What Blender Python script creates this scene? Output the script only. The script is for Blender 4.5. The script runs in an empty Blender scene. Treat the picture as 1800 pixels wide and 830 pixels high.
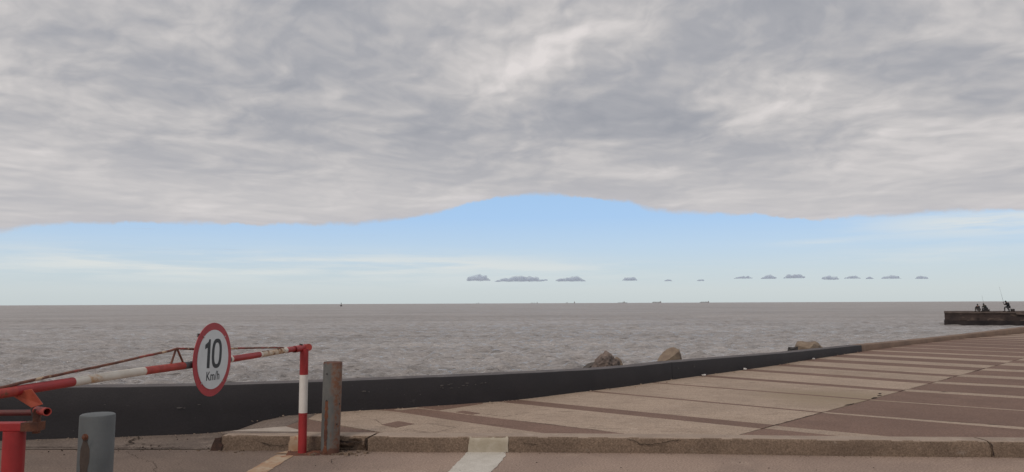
import bpy, bmesh, math, random
import numpy as np
from mathutils import Vector, Matrix, noise
C = bpy.context.scene.collection
SC = bpy.context.scene
R = math.radians

# ------------------------------------------------------------------ camera
th = math.atan(118.3/1300.); ph = R(.235)
cam = bpy.data.objects.new('camera', bpy.data.cameras.new('camera')); C.objects.link(cam)
d = Vector((0, math.cos(th), math.sin(th))); u0 = Vector((0, -math.sin(th), math.cos(th))); r0 = Vector((1, 0, 0))
rr = r0*math.cos(ph) - u0*math.sin(ph); uu = u0*math.cos(ph) + r0*math.sin(ph)
M = Matrix((rr, uu, -d)).transposed().to_4x4(); M.translation = Vector((0, 0, 1.5))
cam.matrix_world = M
cam.data.lens = 26.0; cam.data.sensor_width = 36; cam.data.clip_start = .05; cam.data.clip_end = 300000
SC.camera = cam
SC.view_settings.view_transform = 'Standard'; SC.view_settings.look = 'None'
SC.view_settings.exposure = 0; SC.view_settings.gamma = 1

# ------------------------------------------------------------------ node helpers
class NT:
    def __init__(s, tree): s.t = tree; s.n = tree.nodes; s.l = tree.links
    def put(s, sock, v):
        if v is None: return
        if hasattr(v, 'is_output') or isinstance(v, bpy.types.NodeSocket): s.l.new(v, sock)
        else:
            if isinstance(v, (tuple, list)) and len(v) == 3 and sock.type == 'RGBA': v = (*v, 1)
            sock.default_value = v
    def math(s, op, a, b=None, c=None, clamp=False):
        n = s.n.new('ShaderNodeMath'); n.operation = op; n.use_clamp = clamp
        s.put(n.inputs[0], a); s.put(n.inputs[1], b); s.put(n.inputs[2], c); return n.outputs[0]
    def vmath(s, op, a, b=None, sc=None):
        n = s.n.new('ShaderNodeVectorMath'); n.operation = op
        s.put(n.inputs[0], a); s.put(n.inputs[1], b)
        if sc is not None: s.put(n.inputs['Scale'], sc)
        return n.outputs[0]
    def noise(s, vec, scale, detail=4, rough=.5, dist=0.):
        n = s.n.new('ShaderNodeTexNoise'); s.put(n.inputs['Vector'], vec)
        n.inputs['Scale'].default_value = scale; n.inputs['Detail'].default_value = detail
        n.inputs['Roughness'].default_value = rough; n.inputs['Distortion'].default_value = dist
        return n.outputs['Fac']
    def smooth(s, v, a, b):
        n = s.n.new('ShaderNodeMapRange'); n.interpolation_type = 'SMOOTHSTEP'
        s.put(n.inputs[0], v); s.put(n.inputs[1], a); s.put(n.inputs[2], b); return n.outputs[0]
    def lin(s, v, a, b, c=0., e=1.):
        n = s.n.new('ShaderNodeMapRange'); s.put(n.inputs[0], v); s.put(n.inputs[1], a); s.put(n.inputs[2], b)
        s.put(n.inputs[3], c); s.put(n.inputs[4], e); return n.outputs[0]
    def mix(s, f, a, b, mode='MIX'):
        n = s.n.new('ShaderNodeMix'); n.data_type = 'RGBA'; n.blend_type = mode
        s.put(n.inputs[0], f); s.put(n.inputs[6], a); s.put(n.inputs[7], b); return n.outputs[2]
    def ramp(s, v, stops, interp='LINEAR'):
        n = s.n.new('ShaderNodeValToRGB'); s.put(n.inputs[0], v); cr = n.color_ramp; cr.interpolation = interp
        while len(cr.elements) < len(stops): cr.elements.new(.5)
        for e, (p, c) in zip(cr.elements, stops): e.position = p; e.color = (*c, 1)
        return n.outputs[0]
    def comb(s, x, y, z):
        n = s.n.new('ShaderNodeCombineXYZ'); s.put(n.inputs[0], x); s.put(n.inputs[1], y); s.put(n.inputs[2], z); return n.outputs[0]

# ------------------------------------------------------------------ sky
SUN_EL, SUN_AZ = 50., 212.     # azimuth clockwise from +Y: behind the camera, to the left
w = bpy.data.worlds.new('World'); SC.world = w; w.use_nodes = True
w.node_tree.nodes.clear(); W = NT(w.node_tree)
tc = W.n.new('ShaderNodeTexCoord'); sp = W.n.new('ShaderNodeSeparateXYZ'); W.l.new(tc.outputs['Generated'], sp.inputs[0])
dx, dy, dz = sp.outputs
elev = W.math('MULTIPLY', W.math('ARCSINE', dz), 57.2958)
azim = W.math('MULTIPLY', W.math('ARCTAN2', dx, dy), 57.2958)
# cloud cells: horizontal position from the bearing, depth from the height above the horizon (rows crowd together towards it)
hl = W.math('SQRT', W.math('ADD', W.math('MULTIPLY', dx, dx), W.math('MULTIPLY', dy, dy)))
hl = W.math('MAXIMUM', hl, .02)
dep = W.math('DIVIDE', 2.3, W.math('ADD', W.math('MAXIMUM', dz, 0.), .15))
P = W.comb(W.math('MULTIPLY', W.math('DIVIDE', dx, hl), 5.6), W.math('MULTIPLY', W.math('DIVIDE', dy, hl), 5.6), dep)
SEED = (12.7, 37.3, 0)
def deck(off):
    q = W.vmath('ADD', P, (SEED[0]+off[0], SEED[1]+off[1], off[2]))
    wv = W.math('MULTIPLY', W.math('SUBTRACT', W.noise(q, 1.1, 3, .5), .5), .9)
    q = W.vmath('ADD', q, W.comb(wv, 0, W.math('MULTIPLY', wv, .6)))
    def billow(v, sc, det):
        return W.math('ABSOLUTE', W.math('MULTIPLY_ADD', W.noise(v, sc, det, .5), 2., -1.))
    a = W.noise(q, .74, 7, .49)
    b1 = billow(W.vmath('ADD', q, (3.1, 7.7, 0)), 1.5, 4)
    b2 = billow(W.vmath('ADD', q, (9.1, 2.7, 0)), 3.6, 4)
    h = W.math('MULTIPLY', a, .80)
    h = W.math('ADD', h, W.math('MULTIPLY', b1, .15))
    return W.math('ADD', h, W.math('MULTIPLY', b2, .06))
n0 = deck((0, 0, 0)); n1 = deck((.05, .0, .10))
relief = W.math('SUBTRACT', n0, n1)
big = W.noise(P, .30, 2, .5)
def lobe(v0, a, e, wa, we, gain):
    p = W.math('POWER', W.math('ABSOLUTE', W.math('DIVIDE', W.math('SUBTRACT', azim, a), wa)), 2.)
    q = W.math('POWER', W.math('ABSOLUTE', W.math('DIVIDE', W.math('SUBTRACT', elev, e), we)), 2.)
    g_ = W.math('EXPONENT', W.math('MULTIPLY', W.math('ADD', p, q), -1.))
    g_ = W.math('MULTIPLY', g_, gain)
    return W.math('ADD', v0, g_) if v0 is not None else g_
# thicker and thinner parts of the deck
thick = None
for L_ in ((-14.5, 18, 10, 4, -.065), (-31, 18.5, 4, 2.5, -.035), (-29, 13.5, 8, 1.5, .045), (-.9, 16.8, 3, 2.2, .07), (-4, 19.3, 5, 1.5, -.045), (9, 21, 5, 1.6, .06), (19, 18.5, 7, 2, -.035), (29.5, 13.5, 6, 3, -.05), (29, 20.8, 5, 1.3, .035), (0, 11.5, 10, 3, .025)): thick = lobe(thick, *L_)
# the deck thins towards its rim, so it brightens there
rim = W.smooth(elev, 20., 7.)
lum = W.math('ADD', W.math('ADD', n0, W.math('MULTIPLY', relief, .8)), W.math('MULTIPLY', W.math('SUBTRACT', big, .5), .35))
lum = W.math('ADD', W.math('ADD', lum, thick), W.math('ADD', W.math('MULTIPLY', rim, .045), .048))
cloudc = W.ramp(lum, [(.28, (.335, .347, .385)), (.40, (.395, .40, .43)), (.49, (.475, .468, .482)), (.58, (.575, .555, .555)), (.72, (.74, .70, .69))])
cloudc = W.mix(W.math('MULTIPLY', W.smooth(elev, 14., 6.), .55), cloudc, (.62, .60, .605))
# clear sky under the rim
sky = W.n.new('ShaderNodeTexSky'); sky.sky_type = 'NISHITA'; sky.sun_disc = False
sky.sun_elevation = R(SUN_EL); sky.sun_rotation = R(SUN_AZ); sky.air_density = 1.; sky.dust_density = .6; sky.ozone_density = 1.2
clear = W.ramp(W.lin(elev, 0, 12), [(0, (.575, .645, .67)), (.08, (.59, .66, .69)), (.2, (.56, .66, .73)), (.36, (.50, .65, .82)), (.55, (.40, .60, .88)), (1, (.33, .55, .86))])
clear = W.mix(1., clear, (10, 10, 10), 'MULTIPLY')
clear = W.mix(.12, clear, sky.outputs[0])
# wispy veil inside the clear band
wq = W.comb(W.math('MULTIPLY', azim, .085), W.math('MULTIPLY', elev, 1.1), 1.3)
wis = W.smooth(W.noise(wq, 1.0, 7, .6), .36, .62)
veil = None
for L_ in ((-26, 2.9, 14, 1.0, .85), (-6, 3.1, 10, .7, .65), (6, 2.7, 8, .4, .35), (33, 5.2, 7, .9, .85), (22, 4.3, 3, .25, .45), (30, 3.2, 7, .7, .35), (-5, 2.0, 22, .8, .3)): veil = lobe(veil, *L_)
clear = W.mix(W.math('MULTIPLY', wis, W.math('MINIMUM', veil, .85)), clear, (7.3, 7.55, 7.35))
# thin grey strands that trail under the rim on the left
st_ = W.smooth(W.noise(W.comb(W.math('MULTIPLY', azim, .16), W.math('MULTIPLY', elev, 3.2), 7.), 1., 5, .6), .56, .70)
sw_ = lobe(lobe(None, -26, 4.0, 6, .28, .6), -22, 5.4, 9, .22, .6)
clear = W.mix(W.math('MULTIPLY', st_, sw_), clear, (4.6, 5.2, 6.1))
# rim of the deck as a function of azimuth
fc = W.n.new('ShaderNodeFloatCurve'); W.put(fc.inputs['Value'], W.lin(azim, -60, 60))
edge = [(-60, 4.0), (-45, 4.2), (-34.8, 4.77), (-33, 5.12), (-30.1, 5.5), (-24.9, 5.72), (-17.2, 5.84), (-13, 6.0), (-8.8, 6.44), (-5.3, 7.17), (-2.2, 7.98), (1.8, 8.38), (4.45, 8.22), (8.8, 7.7), (11.4, 6.91), (15.2, 6.62), (18.4, 6.41), (22.7, 5.89), (25.6, 5.94), (29.8, 5.97), (34.9, 5.77), (45, 5.3), (60, 5.)]
cv = fc.mapping.curves[0]
while len(cv.points) < len(edge): cv.points.new(.5, .5)
for p_, (a, e) in zip(cv.points, edge): p_.location = ((a+60)/120, e/10)
fc.mapping.update()
wob = W.math('MULTIPLY', W.math('SUBTRACT', W.noise(W.comb(azim, elev, 0), .62, 7, .66), .5), .85)
rimel = W.math('ADD', W.math('MULTIPLY', fc.outputs[0], 10.), wob)
soft = W.lin(W.noise(W.comb(W.math('MULTIPLY', azim, .12), 3., 0), 1., 2, .5), .38, .62, .10, .34)
mask = W.smooth(W.math('SUBTRACT', elev, rimel), W.math('MULTIPLY', soft, -.7), soft)
under = W.smooth(W.math('SUBTRACT', elev, rimel), .9, .0)          # thin shaded lip of the rim
cloudc = W.mix(W.math('MULTIPLY', under, .35), cloudc, (.50, .49, .525))
cloudc = W.mix(1., cloudc, (10, 10, 10), 'MULTIPLY')
allsky = W.mix(mask, clear, cloudc)
bg = W.n.new('ShaderNodeBackground'); bg.inputs[1].default_value = .1; W.put(bg.inputs[0], allsky)
wo = W.n.new('ShaderNodeOutputWorld'); W.l.new(bg.outputs[0], wo.inputs[0])

# ------------------------------------------------------------------ sun, filtered by the cloud
sl = bpy.data.lights.new('sun', 'SUN'); sl.energy = 1.05; sl.angle = R(16); sl.color = (1, .88, .76)
so = bpy.data.objects.new('sun', sl); C.objects.link(so)
sdir = Vector((math.sin(R(SUN_AZ))*math.cos(R(SUN_EL)), math.cos(R(SUN_AZ))*math.cos(R(SUN_EL)), math.sin(R(SUN_EL))))
so.rotation_euler = sdir.to_track_quat('Z', 'Y').to_euler(); so.location = sdir*50

# ------------------------------------------------------------------ materials
def mat(name, base, rough=.8, var=None, vs=3., bump=.2, bs=40., detail=6, metallic=0., spots=(), speck=None, coords='pos', spec=.5, rnd=0.):
    """base colour, a second colour `var` mixed by noise, `spots` = (colour, scale, lo, hi, stretch) layers, fine speckle."""
    m = bpy.data.materials.new(name); m.use_nodes = True; T = NT(m.node_tree)
    b = T.n['Principled BSDF']
    if coords == 'pos': v = T.n.new('ShaderNodeNewGeometry').outputs['Position']
    else: v = T.n.new('ShaderNodeTexCoord').outputs['Object']
    col = base
    if var: col = T.mix(T.smooth(T.noise(v, vs, detail, .6, .3), .36, .66), base, var)
    for i, (c, s, lo, hi, st) in enumerate(spots):
        q = T.vmath('ADD', T.vmath('MULTIPLY', v, st), (i*7.3+1, i*3.1, i*5.7))
        col = T.mix(T.smooth(T.noise(q, s, 6, .62, .2), lo, hi), col, c)
    if speck:
        f, s, amt = speck
        k = T.lin(T.noise(v, s, 3, .8), .3, .7, 1-amt, 1+amt)
        col = T.mix(f, col, T.comb(k, k, k), 'MULTIPLY')
    if rnd:
        oi = T.n.new('ShaderNodeObjectInfo').outputs['Random']; k = T.lin(oi, 0, 1, 1-rnd, 1+rnd)
        col = T.mix(1., col, T.comb(k, k, k), 'MULTIPLY')
    T.put(b.inputs['Base Color'], col)
    b.inputs['Roughness'].default_value = rough; b.inputs['Metallic'].default_value = metallic
    b.inputs['Specular IOR Level'].default_value = spec
    if bump:
        bn = T.n.new('ShaderNodeBump'); bn.inputs['Strength'].default_value = bump; bn.inputs['Distance'].default_value = .01
        T.put(bn.inputs['Height'], T.noise(v, bs, 5, .65)); T.l.new(bn.outputs[0], b.inputs['Normal'])
    return m
RUST = (.16, .065, .030); DRUST = (.07, .032, .022)
m_red = mat('red_paint', (.37, .026, .028), .5, (.30, .020, .022), 6., .15, 60, spots=[(RUST, 9., .66, .72, (1, 1, 1)), (DRUST, 30., .70, .74, (1, 1, 1))])
m_redworn = mat('faded_red_paint', (.42, .055, .040), .6, (.30, .035, .028), 9., .25, 70, spots=[(RUST, 14., .58, .66, (1, 1, 1)), (DRUST, 26., .64, .7, (1, 1, 1))])
m_orange = mat('weathered_orange_red_paint', (.42, .085, .040), .65, (.33, .055, .030), 12., .25, 70, spots=[(DRUST, 22., .6, .68, (1, 1, 1))])
m_whitep = mat('chipped_white_paint', (.66, .62, .55), .55, (.58, .53, .46), 8., .2, 60, spots=[((.45, .27, .14), 9., .58, .7, (1, .6, 1)), (DRUST, 30., .68, .73, (1, 1, 1))])
m_whiteclean = mat('white_paint', (.74, .70, .66), .5, (.69, .65, .61), 8., .1, 60)
m_rustwhite = mat('peeling_white_paint_over_rust', (.58, .50, .40), .7, (.42, .24, .12), 14., .4, 60, spots=[(RUST, 16., .52, .6, (1, 1, 1)), (DRUST, 30., .6, .68, (1, 1, 1))])
m_greyp = mat('dark_grey_paint', (.10, .11, .12), .55, (.055, .06, .065), 9., .2, 60, spots=[((.22, .21, .2), 16., .64, .7, (1, 1, 1))])
m_rustrod = mat('rusted_rod', (.20, .075, .045), .75, (.11, .045, .032), 20., .6, 80, spots=[((.50, .36, .24), 7., .56, .62, (1, 1, 1)), ((.30, .06, .05), 5., .55, .63, (1, 1, 1))])
m_rust = mat('rusty_metal', (.17, .062, .032), .85, (.085, .036, .026), 14., .6, 70, spots=[((.30, .15, .07), 20., .6, .68, (1, 1, 1))])
m_darkmetal = mat('dark_metal', (.05, .035, .033), .7, (.03, .024, .024), 14., .4, 70)
m_bluegrey = mat('blue_grey_paint', (.118, .129, .134), .6, (.098, .109, .114), 5., .2, 50, spots=[((.08, .092, .098), 12., .62, .72, (1, 1, .3)), ((.16, .10, .06), 40., .72, .75, (1, 1, 1))])
m_signred = mat('sign_red', (.40, .035, .045), .45, (.34, .03, .04), 5., .05, 60)
m_signwhite = mat('sign_white', (.62, .66, .68), .4, (.56, .60, .62), 7., .04, 60)
m_signblack = mat('sign_black', (.022, .028, .035), .5)
m_road = mat('asphalt', (.35, .262, .212), .92, (.30, .225, .185), 1.1, .7, 90, spots=[((.39, .30, .245), 2.3, .55, .75, (1, 1, 1)), ((.24, .185, .155), .7, .54, .76, (1, 1, 1)), ((.09, .08, .075), 45., .64, .72, (1, 1, 1))], speck=(.9, 55., .5), spec=.25)
m_apron = mat('worn_concrete_apron', (.20, .160, .135), .93, (.15, .120, .103), 1.6, .6, 60, spots=[((.25, .20, .17), 3.3, .56, .74, (1, 1, 1)), ((.10, .085, .075), 9., .66, .76, (1, 1, 1))], speck=(.9, 50., .5), spec=.25)
m_light = mat('light_terrazzo', (.385, .298, .232), .85, (.335, .258, .200), 1.3, .25, 80, spots=[((.27, .20, .145), .9, .56, .80, (1, 1, 1)), ((.43, .345, .28), 4., .58, .8, (1, 1, 1)), ((.27, .208, .160), 7., .53, .68, (.5, 1.6, 1)), ((.2, .16, .13), 22., .72, .78, (1, 1, 1))], speck=(.9, 48., .42), spec=.3, rnd=.05)
m_brown = mat('brown_red_terrazzo', (.196, .124, .095), .85, (.172, .108, .083), 1.5, .25, 80, spots=[((.225, .145, .112), 3., .58, .8, (1, 1, 1)), ((.13, .08, .07), 2.4, .66, .8, (1, 1, 1))], speck=(.9, 48., .42), spec=.3, rnd=.06)
m_joint = mat('joint_dirt', (.11, .078, .066), .95, (.075, .055, .048), 6., .5, 80, spec=.2)
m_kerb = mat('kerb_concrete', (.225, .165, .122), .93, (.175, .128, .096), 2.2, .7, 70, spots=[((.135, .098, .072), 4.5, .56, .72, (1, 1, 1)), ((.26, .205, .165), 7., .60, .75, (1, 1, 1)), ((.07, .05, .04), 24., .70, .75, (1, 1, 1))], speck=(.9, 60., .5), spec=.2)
m_kerbtop = mat('kerb_top_lit', (.36, .285, .230), .9, (.30, .235, .19), 3., .6, 70, spots=[((.2, .15, .12), 9., .62, .74, (1, 1, 1)), ((.42, .34, .28), 5., .56, .75, (1, 1, 1))], speck=(.8, 110., .35), spec=.25)  # kerb concrete again, with the stronger light on its top painted in
m_walltop = mat('dusty_lit_wall_top', (.115, .100, .100), .8, (.08, .07, .072), 2.5, .5, 45, spots=[((.16, .145, .14), 5., .56, .72, (1, 1, 1)), ((.04, .037, .04), 3.4, .60, .72, (1, 1, 1))], speck=(.6, 70., .3), spec=.4)  # some dust, plus the sky's light on the top face painted into the colour
m_black = mat('black_painted_concrete', (.019, .017, .020), .75, (.024, .021, .024), 2.2, .5, 45, spots=[((.019, .0175, .021), 1.3, .5, .7, (1, 1, 1)), ((.16, .15, .145), 34., .70, .73, (.5, .5, 1.6)), ((.07, .065, .066), 3.5, .68, .8, (1, 1, 1))], speck=(.5, 70., .3))
m_wallbrown = mat('bare_brown_concrete', (.235, .165, .125), .93, (.18, .128, .10), .9, .5, 45, spots=[((.28, .205, .155), 2.3, .58, .75, (1, 1, 1))], speck=(.6, 70., .3), spec=.25)
m_dirt = mat('dark_dirt', (.045, .034, .030), .97, (.075, .056, .045), 14., .6, 90, spec=.1)
m_paintline = mat('worn_white_road_paint', (.56, .53, .48), .8, (.49, .46, .41), 5., .4, 90, spots=[((.33, .29, .25), 26., .62, .72, (1, 1, 1))], speck=(.8, 120., .3), spec=.3)
m_paintkerb = mat('cream_kerb_paint', (.46, .41, .33), .85, (.39, .34, .26), 9., .5, 70, spots=[((.2, .15, .11), 24., .64, .72, (1, 1, 1))], spec=.3)
m_paintyel = mat('faded_yellow_paint', (.43, .34, .25), .85, (.38, .25, .16), 7., .4, 80, spots=[((.30, .13, .07), 9., .52, .68, (1, 1, 1)), ((.2, .17, .15), 20., .62, .74, (1, 1, 1))], spec=.25)
m_palestrip = mat('pale_stone_strip', (.44, .385, .335), .85, (.38, .32, .27), 6., .3, 70, speck=(.7, 100., .25))
m_rubble = mat('wet_rubble', (.09, .075, .065), .85, (.055, .048, .044), 2.5, .8, 12)
m_rocktan = mat('tan_rock', (.265, .205, .15), .9, (.20, .15, .115), 5., .9, 14, spots=[((.13, .095, .075), 7., .6, .7, (1, 1, 1)), ((.36, .28, .2), 9., .62, .72, (1, 1, 1))], spec=.25)
m_rockgrey = mat('grey_brown_rock', (.225, .175, .15), .9, (.14, .112, .10), 6., 1., 16, spots=[((.21, .18, .165), 9., .58, .7, (1, 1, 1)), ((.06, .05, .047), 12., .6, .7, (1, 1, 1))], spec=.25)
m_rockdark = mat('dark_wet_rock', (.06, .05, .048), .7, (.04, .035, .034), 6., .8, 14)
m_pier = mat('stained_pier_concrete', (.075, .052, .045), .9, (.045, .032, .03), .35, .8, 3, spots=[((.115, .085, .07), 1.1, .54, .64, (.6, 1, 1.6)), ((.03, .022, .022), 1.4, .56, .66, (.5, 1, 1.5))])
m_piercap = mat('pale_pier_cap', (.15, .115, .10), .9, (.09, .068, .06), 1.2, .5, 4)
m_pierlow = mat('wet_pier_footing', (.016, .011, .012), .6, (.028, .019, .018), .6, .8, 3)
m_skin = mat('skin', (.16, .085, .06), .6, bump=0)
m_jack1 = mat('charcoal_jacket', (.022, .022, .026), .9, bump=0)
m_jack2 = mat('dark_green_jacket', (.020, .026, .022), .9, bump=0)
m_jack3 = mat('black_jacket', (.012, .013, .018), .9, bump=0)
m_trou = mat('grey_trousers', (.09, .08, .075), .9, bump=0)
m_trou2 = mat('dark_trousers', (.035, .033, .036), .9, bump=0)
m_hat = mat('dark_cap', (.012, .012, .014), .9, bump=0)
m_rodm = mat('fishing_rod', (.05, .045, .045), .5, bump=0)
m_box = mat('dark_box', (.030, .024, .024), .8, bump=0)
m_ship = mat('distant_ship_hull', (.24, .22, .22), .8, bump=0)
m_ship2 = mat('distant_ship_superstructure', (.32, .30, .30), .8, bump=0)
m_buoy = mat('buoy_paint', (.015, .013, .015), .7, bump=0)
m_white = mat('white_litter', (.62, .60, .58), .7, bump=0)
m_chrome = mat('bolt_metal', (.5, .5, .5), .45, metallic=.6, bump=0)

def tint(m, fn):
    T = NT(m.node_tree); b = T.n['Principled BSDF']; src = b.inputs['Base Color'].links[0].from_socket
    s3 = T.n.new('ShaderNodeSeparateXYZ'); T.l.new(T.n.new('ShaderNodeNewGeometry').outputs['Position'], s3.inputs[0])
    T.put(b.inputs['Base Color'], fn(T, src, s3.outputs, T.n.new('ShaderNodeNewGeometry').outputs['Position']))
# oil and tyre dirt where cars turn in by the barrier
tint(m_road, lambda T, c, p, v: T.mix(T.smooth(T.math('ADD', p[0], T.math('MULTIPLY', T.noise(v, 1.3, 5, .6), 1.6)), .1, -2.0), c, T.mix(1., c, (.56, .57, .58), 'MULTIPLY')))
# yellowish water stain on the light panels beside the open joint
tint(m_light, lambda T, c, p, v: T.mix(T.math('MULTIPLY', T.smooth(T.math('ADD', T.vmath('DISTANCE', v, (4.9, 10.9, .15)) if False else T.math('SQRT', T.math('ADD', T.math('POWER', T.math('SUBTRACT', p[0], 4.6), 2.), T.math('MULTIPLY', T.math('POWER', T.math('SUBTRACT', p[1], 10.7), 2.), 1.))), T.math('MULTIPLY', T.noise(v, 1.2, 4, .6), 1.2)), 2.1, .9), .75), c, (.27, .21, .14)))

# ------------------------------------------------------------------ object helpers
def tag(o, label=None, cat=None, group=None, kind=None):
    if label: o['label'] = label
    if cat: o['category'] = cat
    if group: o['group'] = group
    if kind: o['kind'] = kind
    return o
def mesh(name, v, f, m, parent=None, smooth=False):
    me = bpy.data.meshes.new(name); me.from_pydata([tuple(x) for x in v], [], f); me.update()
    if isinstance(m, (list, tuple)):
        for q in m: me.materials.append(q)
    else: me.materials.append(m)
    if smooth: me.polygons.foreach_set('use_smooth', [True]*len(me.polygons))
    o = bpy.data.objects.new(name, me); C.objects.link(o)
    if parent: o.parent = parent
    return o
def empty(name, loc=(0, 0, 0), rot=(0, 0, 0), parent=None):
    o = bpy.data.objects.new(name, None); C.objects.link(o); o.location = loc; o.rotation_euler = rot
    o.empty_display_size = .1
    if parent: o.parent = parent
    return o
class MB:
    def __init__(s): s.v = []; s.f = []
    def add(s, v, f):
        k = len(s.v); s.v += [tuple(x) for x in v]; s.f += [tuple(i+k for i in q) for q in f]; return s
    def box(s, c, h, rot=None, jit=0):
        V = []
        for z in (-1, 1):
            for y in (-1, 1):
                for x in (-1, 1):
                    p = Vector((x*h[0]+random.uniform(-jit, jit), y*h[1]+random.uniform(-jit, jit), z*h[2]+random.uniform(-jit, jit)))
                    if rot: p = rot @ p
                    V.append(p+Vector(c))
        return s.add(V, [(0, 2, 3, 1), (4, 5, 7, 6), (0, 1, 5, 4), (2, 6, 7, 3), (0, 4, 6, 2), (1, 3, 7, 5)])
    def tube(s, pts, r, n=20, caps=True, inner=None):
        """tube through points; r a number or list; inner = wall thickness gives an open pipe end"""
        pts = [Vector(p) for p in pts]; V = []; F = []
        rs = r if isinstance(r, (list, tuple)) else [r]*len(pts)
        t0 = (pts[1]-pts[0]).normalized(); up = Vector((0, 0, 1)) if abs(t0.z) < .9 else Vector((1, 0, 0))
        a = t0.cross(up).normalized()
        for i, p in enumerate(pts):
            t = (pts[min(i+1, len(pts)-1)]-pts[max(i-1, 0)]).normalized()
            a = (a-t*a.dot(t)).normalized(); b = t.cross(a)
            for k in range(n):
                q = 2*math.pi*k/n; V.append(p+(a*math.cos(q)+b*math.sin(q))*rs[i])
        m_ = len(pts)
        for i in range(m_-1):
            for k in range(n): F.append((i*n+k, i*n+(k+1) % n, (i+1)*n+(k+1) % n, (i+1)*n+k))
        if caps: F.append(tuple(range(n))[::-1]); F.append(tuple((m_-1)*n+k for k in range(n)))
        return s.add(V, F)
    def prism(s, poly, ax, u, v, o, t):
        """poly (a,b) in plane u,v at origin o, thickness t along ax"""
        n = len(poly); V = [o+u*a+v*b for a, b in poly]+[o+u*a+v*b+ax*t for a, b in poly]
        return s.add(V, [tuple(range(n))[::-1], tuple(range(n, 2*n))]+[(i, (i+1) % n, (i+1) % n+n, i+n) for i in range(n)])
    def go(s, name, m, parent=None, smooth=False, bevel=0, auto=True):
        me = bpy.data.meshes.new(name); bm = bmesh.new()
        vs = [bm.verts.new(p) for p in s.v]
        for f in s.f:
            try: bm.faces.new([vs[i] for i in f])
            except ValueError: pass
        bmesh.ops.recalc_face_normals(bm, faces=bm.faces)
        if bevel:
            bmesh.ops.bevel(bm, geom=[e for e in bm.edges if e.calc_face_angle(0) > .6], offset=bevel, segments=2, affect='EDGES', profile=.6)
        if smooth:
            for f in bm.faces: f.smooth = True
            for e in bm.edges:
                if e.calc_face_angle(0) > .7: e.smooth = False
        bm.to_mesh(me); bm.free(); me.materials.append(m)
        o = bpy.data.objects.new(name, me); C.objects.link(o)
        if parent: o.parent = parent
        return o
def fb(x, y, z=0, o=4): return noise.fractal(Vector((x, y, z)), 1., 2., o)
def clip(poly, a, b, c):
    """keep a*x+b*y>=c"""
    out = []
    for i in range(len(poly)):
        p, q = poly[i-1], poly[i]; dp = a*p[0]+b*p[1]-c; dq = a*q[0]+b*q[1]-c
        if (dp >= 0) != (dq >= 0):
            t = dp/(dp-dq); out.append((p[0]+(q[0]-p[0])*t, p[1]+(q[1]-p[1])*t))
        if dq >= 0: out.append(q)
    return out
def slab(name, poly, m, parent, z=.15, t=.04, inset=.004):
    if len(poly) < 3: return None
    c = Vector((sum(p[0] for p in poly)/len(poly), sum(p[1] for p in poly)/len(poly)))
    P_ = []
    for i, p in enumerate(poly):     # pull each corner in along its bisector: leaves the joint open
        a = Vector(poly[i-1]); b = Vector(p); e = Vector(poly[(i+1) % len(poly)])
        if (b-a).length < 1e-6 or (e-b).length < 1e-6: P_.append(b); continue
        t1 = (a-b).normalized(); t2 = (e-b).normalized(); bi = t1+t2
        if bi.length < 1e-3: bi = c-b
        bi.normalize()
        P_.append(b+bi*min(inset*1.4, .01))
    n = len(P_); o = Vector((c.x, c.y, z))
    V = [(q.x-c.x, q.y-c.y, 0) for q in P_]+[(q.x-c.x, q.y-c.y, -t) for q in P_]
    mb = MB(); mb.add(V, [tuple(range(n)), tuple(range(n, 2*n))[::-1]]+[(i, i+n, (i+1) % n+n, (i+1) % n) for i in range(n)])
    ob = mb.go(name, m, parent); ob.location = o
    return ob

# ------------------------------------------------------------------ plan of the place
J0 = Vector((6.74336, 12.25437)); JD = Vector((.6986, .71551)); JN = Vector((.71551, -.6986))   # joint line, its direction, its normal to the kerb side
def uv(u, v): p = J0+JD*u+JN*v; return (p.x, p.y)
foot = [(-40, 2.6, .60), (-12, 7.25, .60), (-8.5, 7.84, .59), (-5.68, 8.36, .578), (-4.5, 8.57, .563), (-3.75, 8.74, .556), (-3.0, 9.03, .545), (-2.17, 9.46, .530), (-1.15, 9.88, .528), (-.01, 10.5, .515), (.85, 11.26, .482), (1.83, 12.14, .458), (3.05, 13.43, .446), (5.55, 15.95, .398), (6.46, 17.0, .370), (9.52, 20.35, .326), (12.46, 23.38, .286), (16.67, 27.35, .290), (21.62, 31.5, .385), (31, 40, .5), (60, 68, .5), (130, 139, .5)]
foot = [Vector(p) for p in foot]
def catmull(ps, k):
    out = []
    for i in range(len(ps)-1):
        a = ps[max(i-1, 0)]; b = ps[i]; c = ps[i+1]; e = ps[min(i+2, len(ps)-1)]
        n = max(1, min(k, int((c-b).length/.25)))
        for j in range(n):
            t = j/n
            out.append(.5*((2*b)+(c-a)*t+(2*a-5*b+4*c-e)*t*t+(3*b-a-3*c+e)*t**3))
    return out+[ps[-1]]
ip = [i for i, p in enumerate(foot) if abs(p.x-9.52) < 1e-3][0]
wA = catmull(foot[:ip+1], 9); wB = catmull(foot[ip:], 12)
def wallside(pl):
    N = []
    for i, p in enumerate(pl):
        t = (pl[min(i+1, len(pl)-1)]-pl[max(i-1, 0)]); t = Vector((t.x, t.y)).normalized(); N.append(Vector((-t.y, t.x)))
    return N

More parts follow.
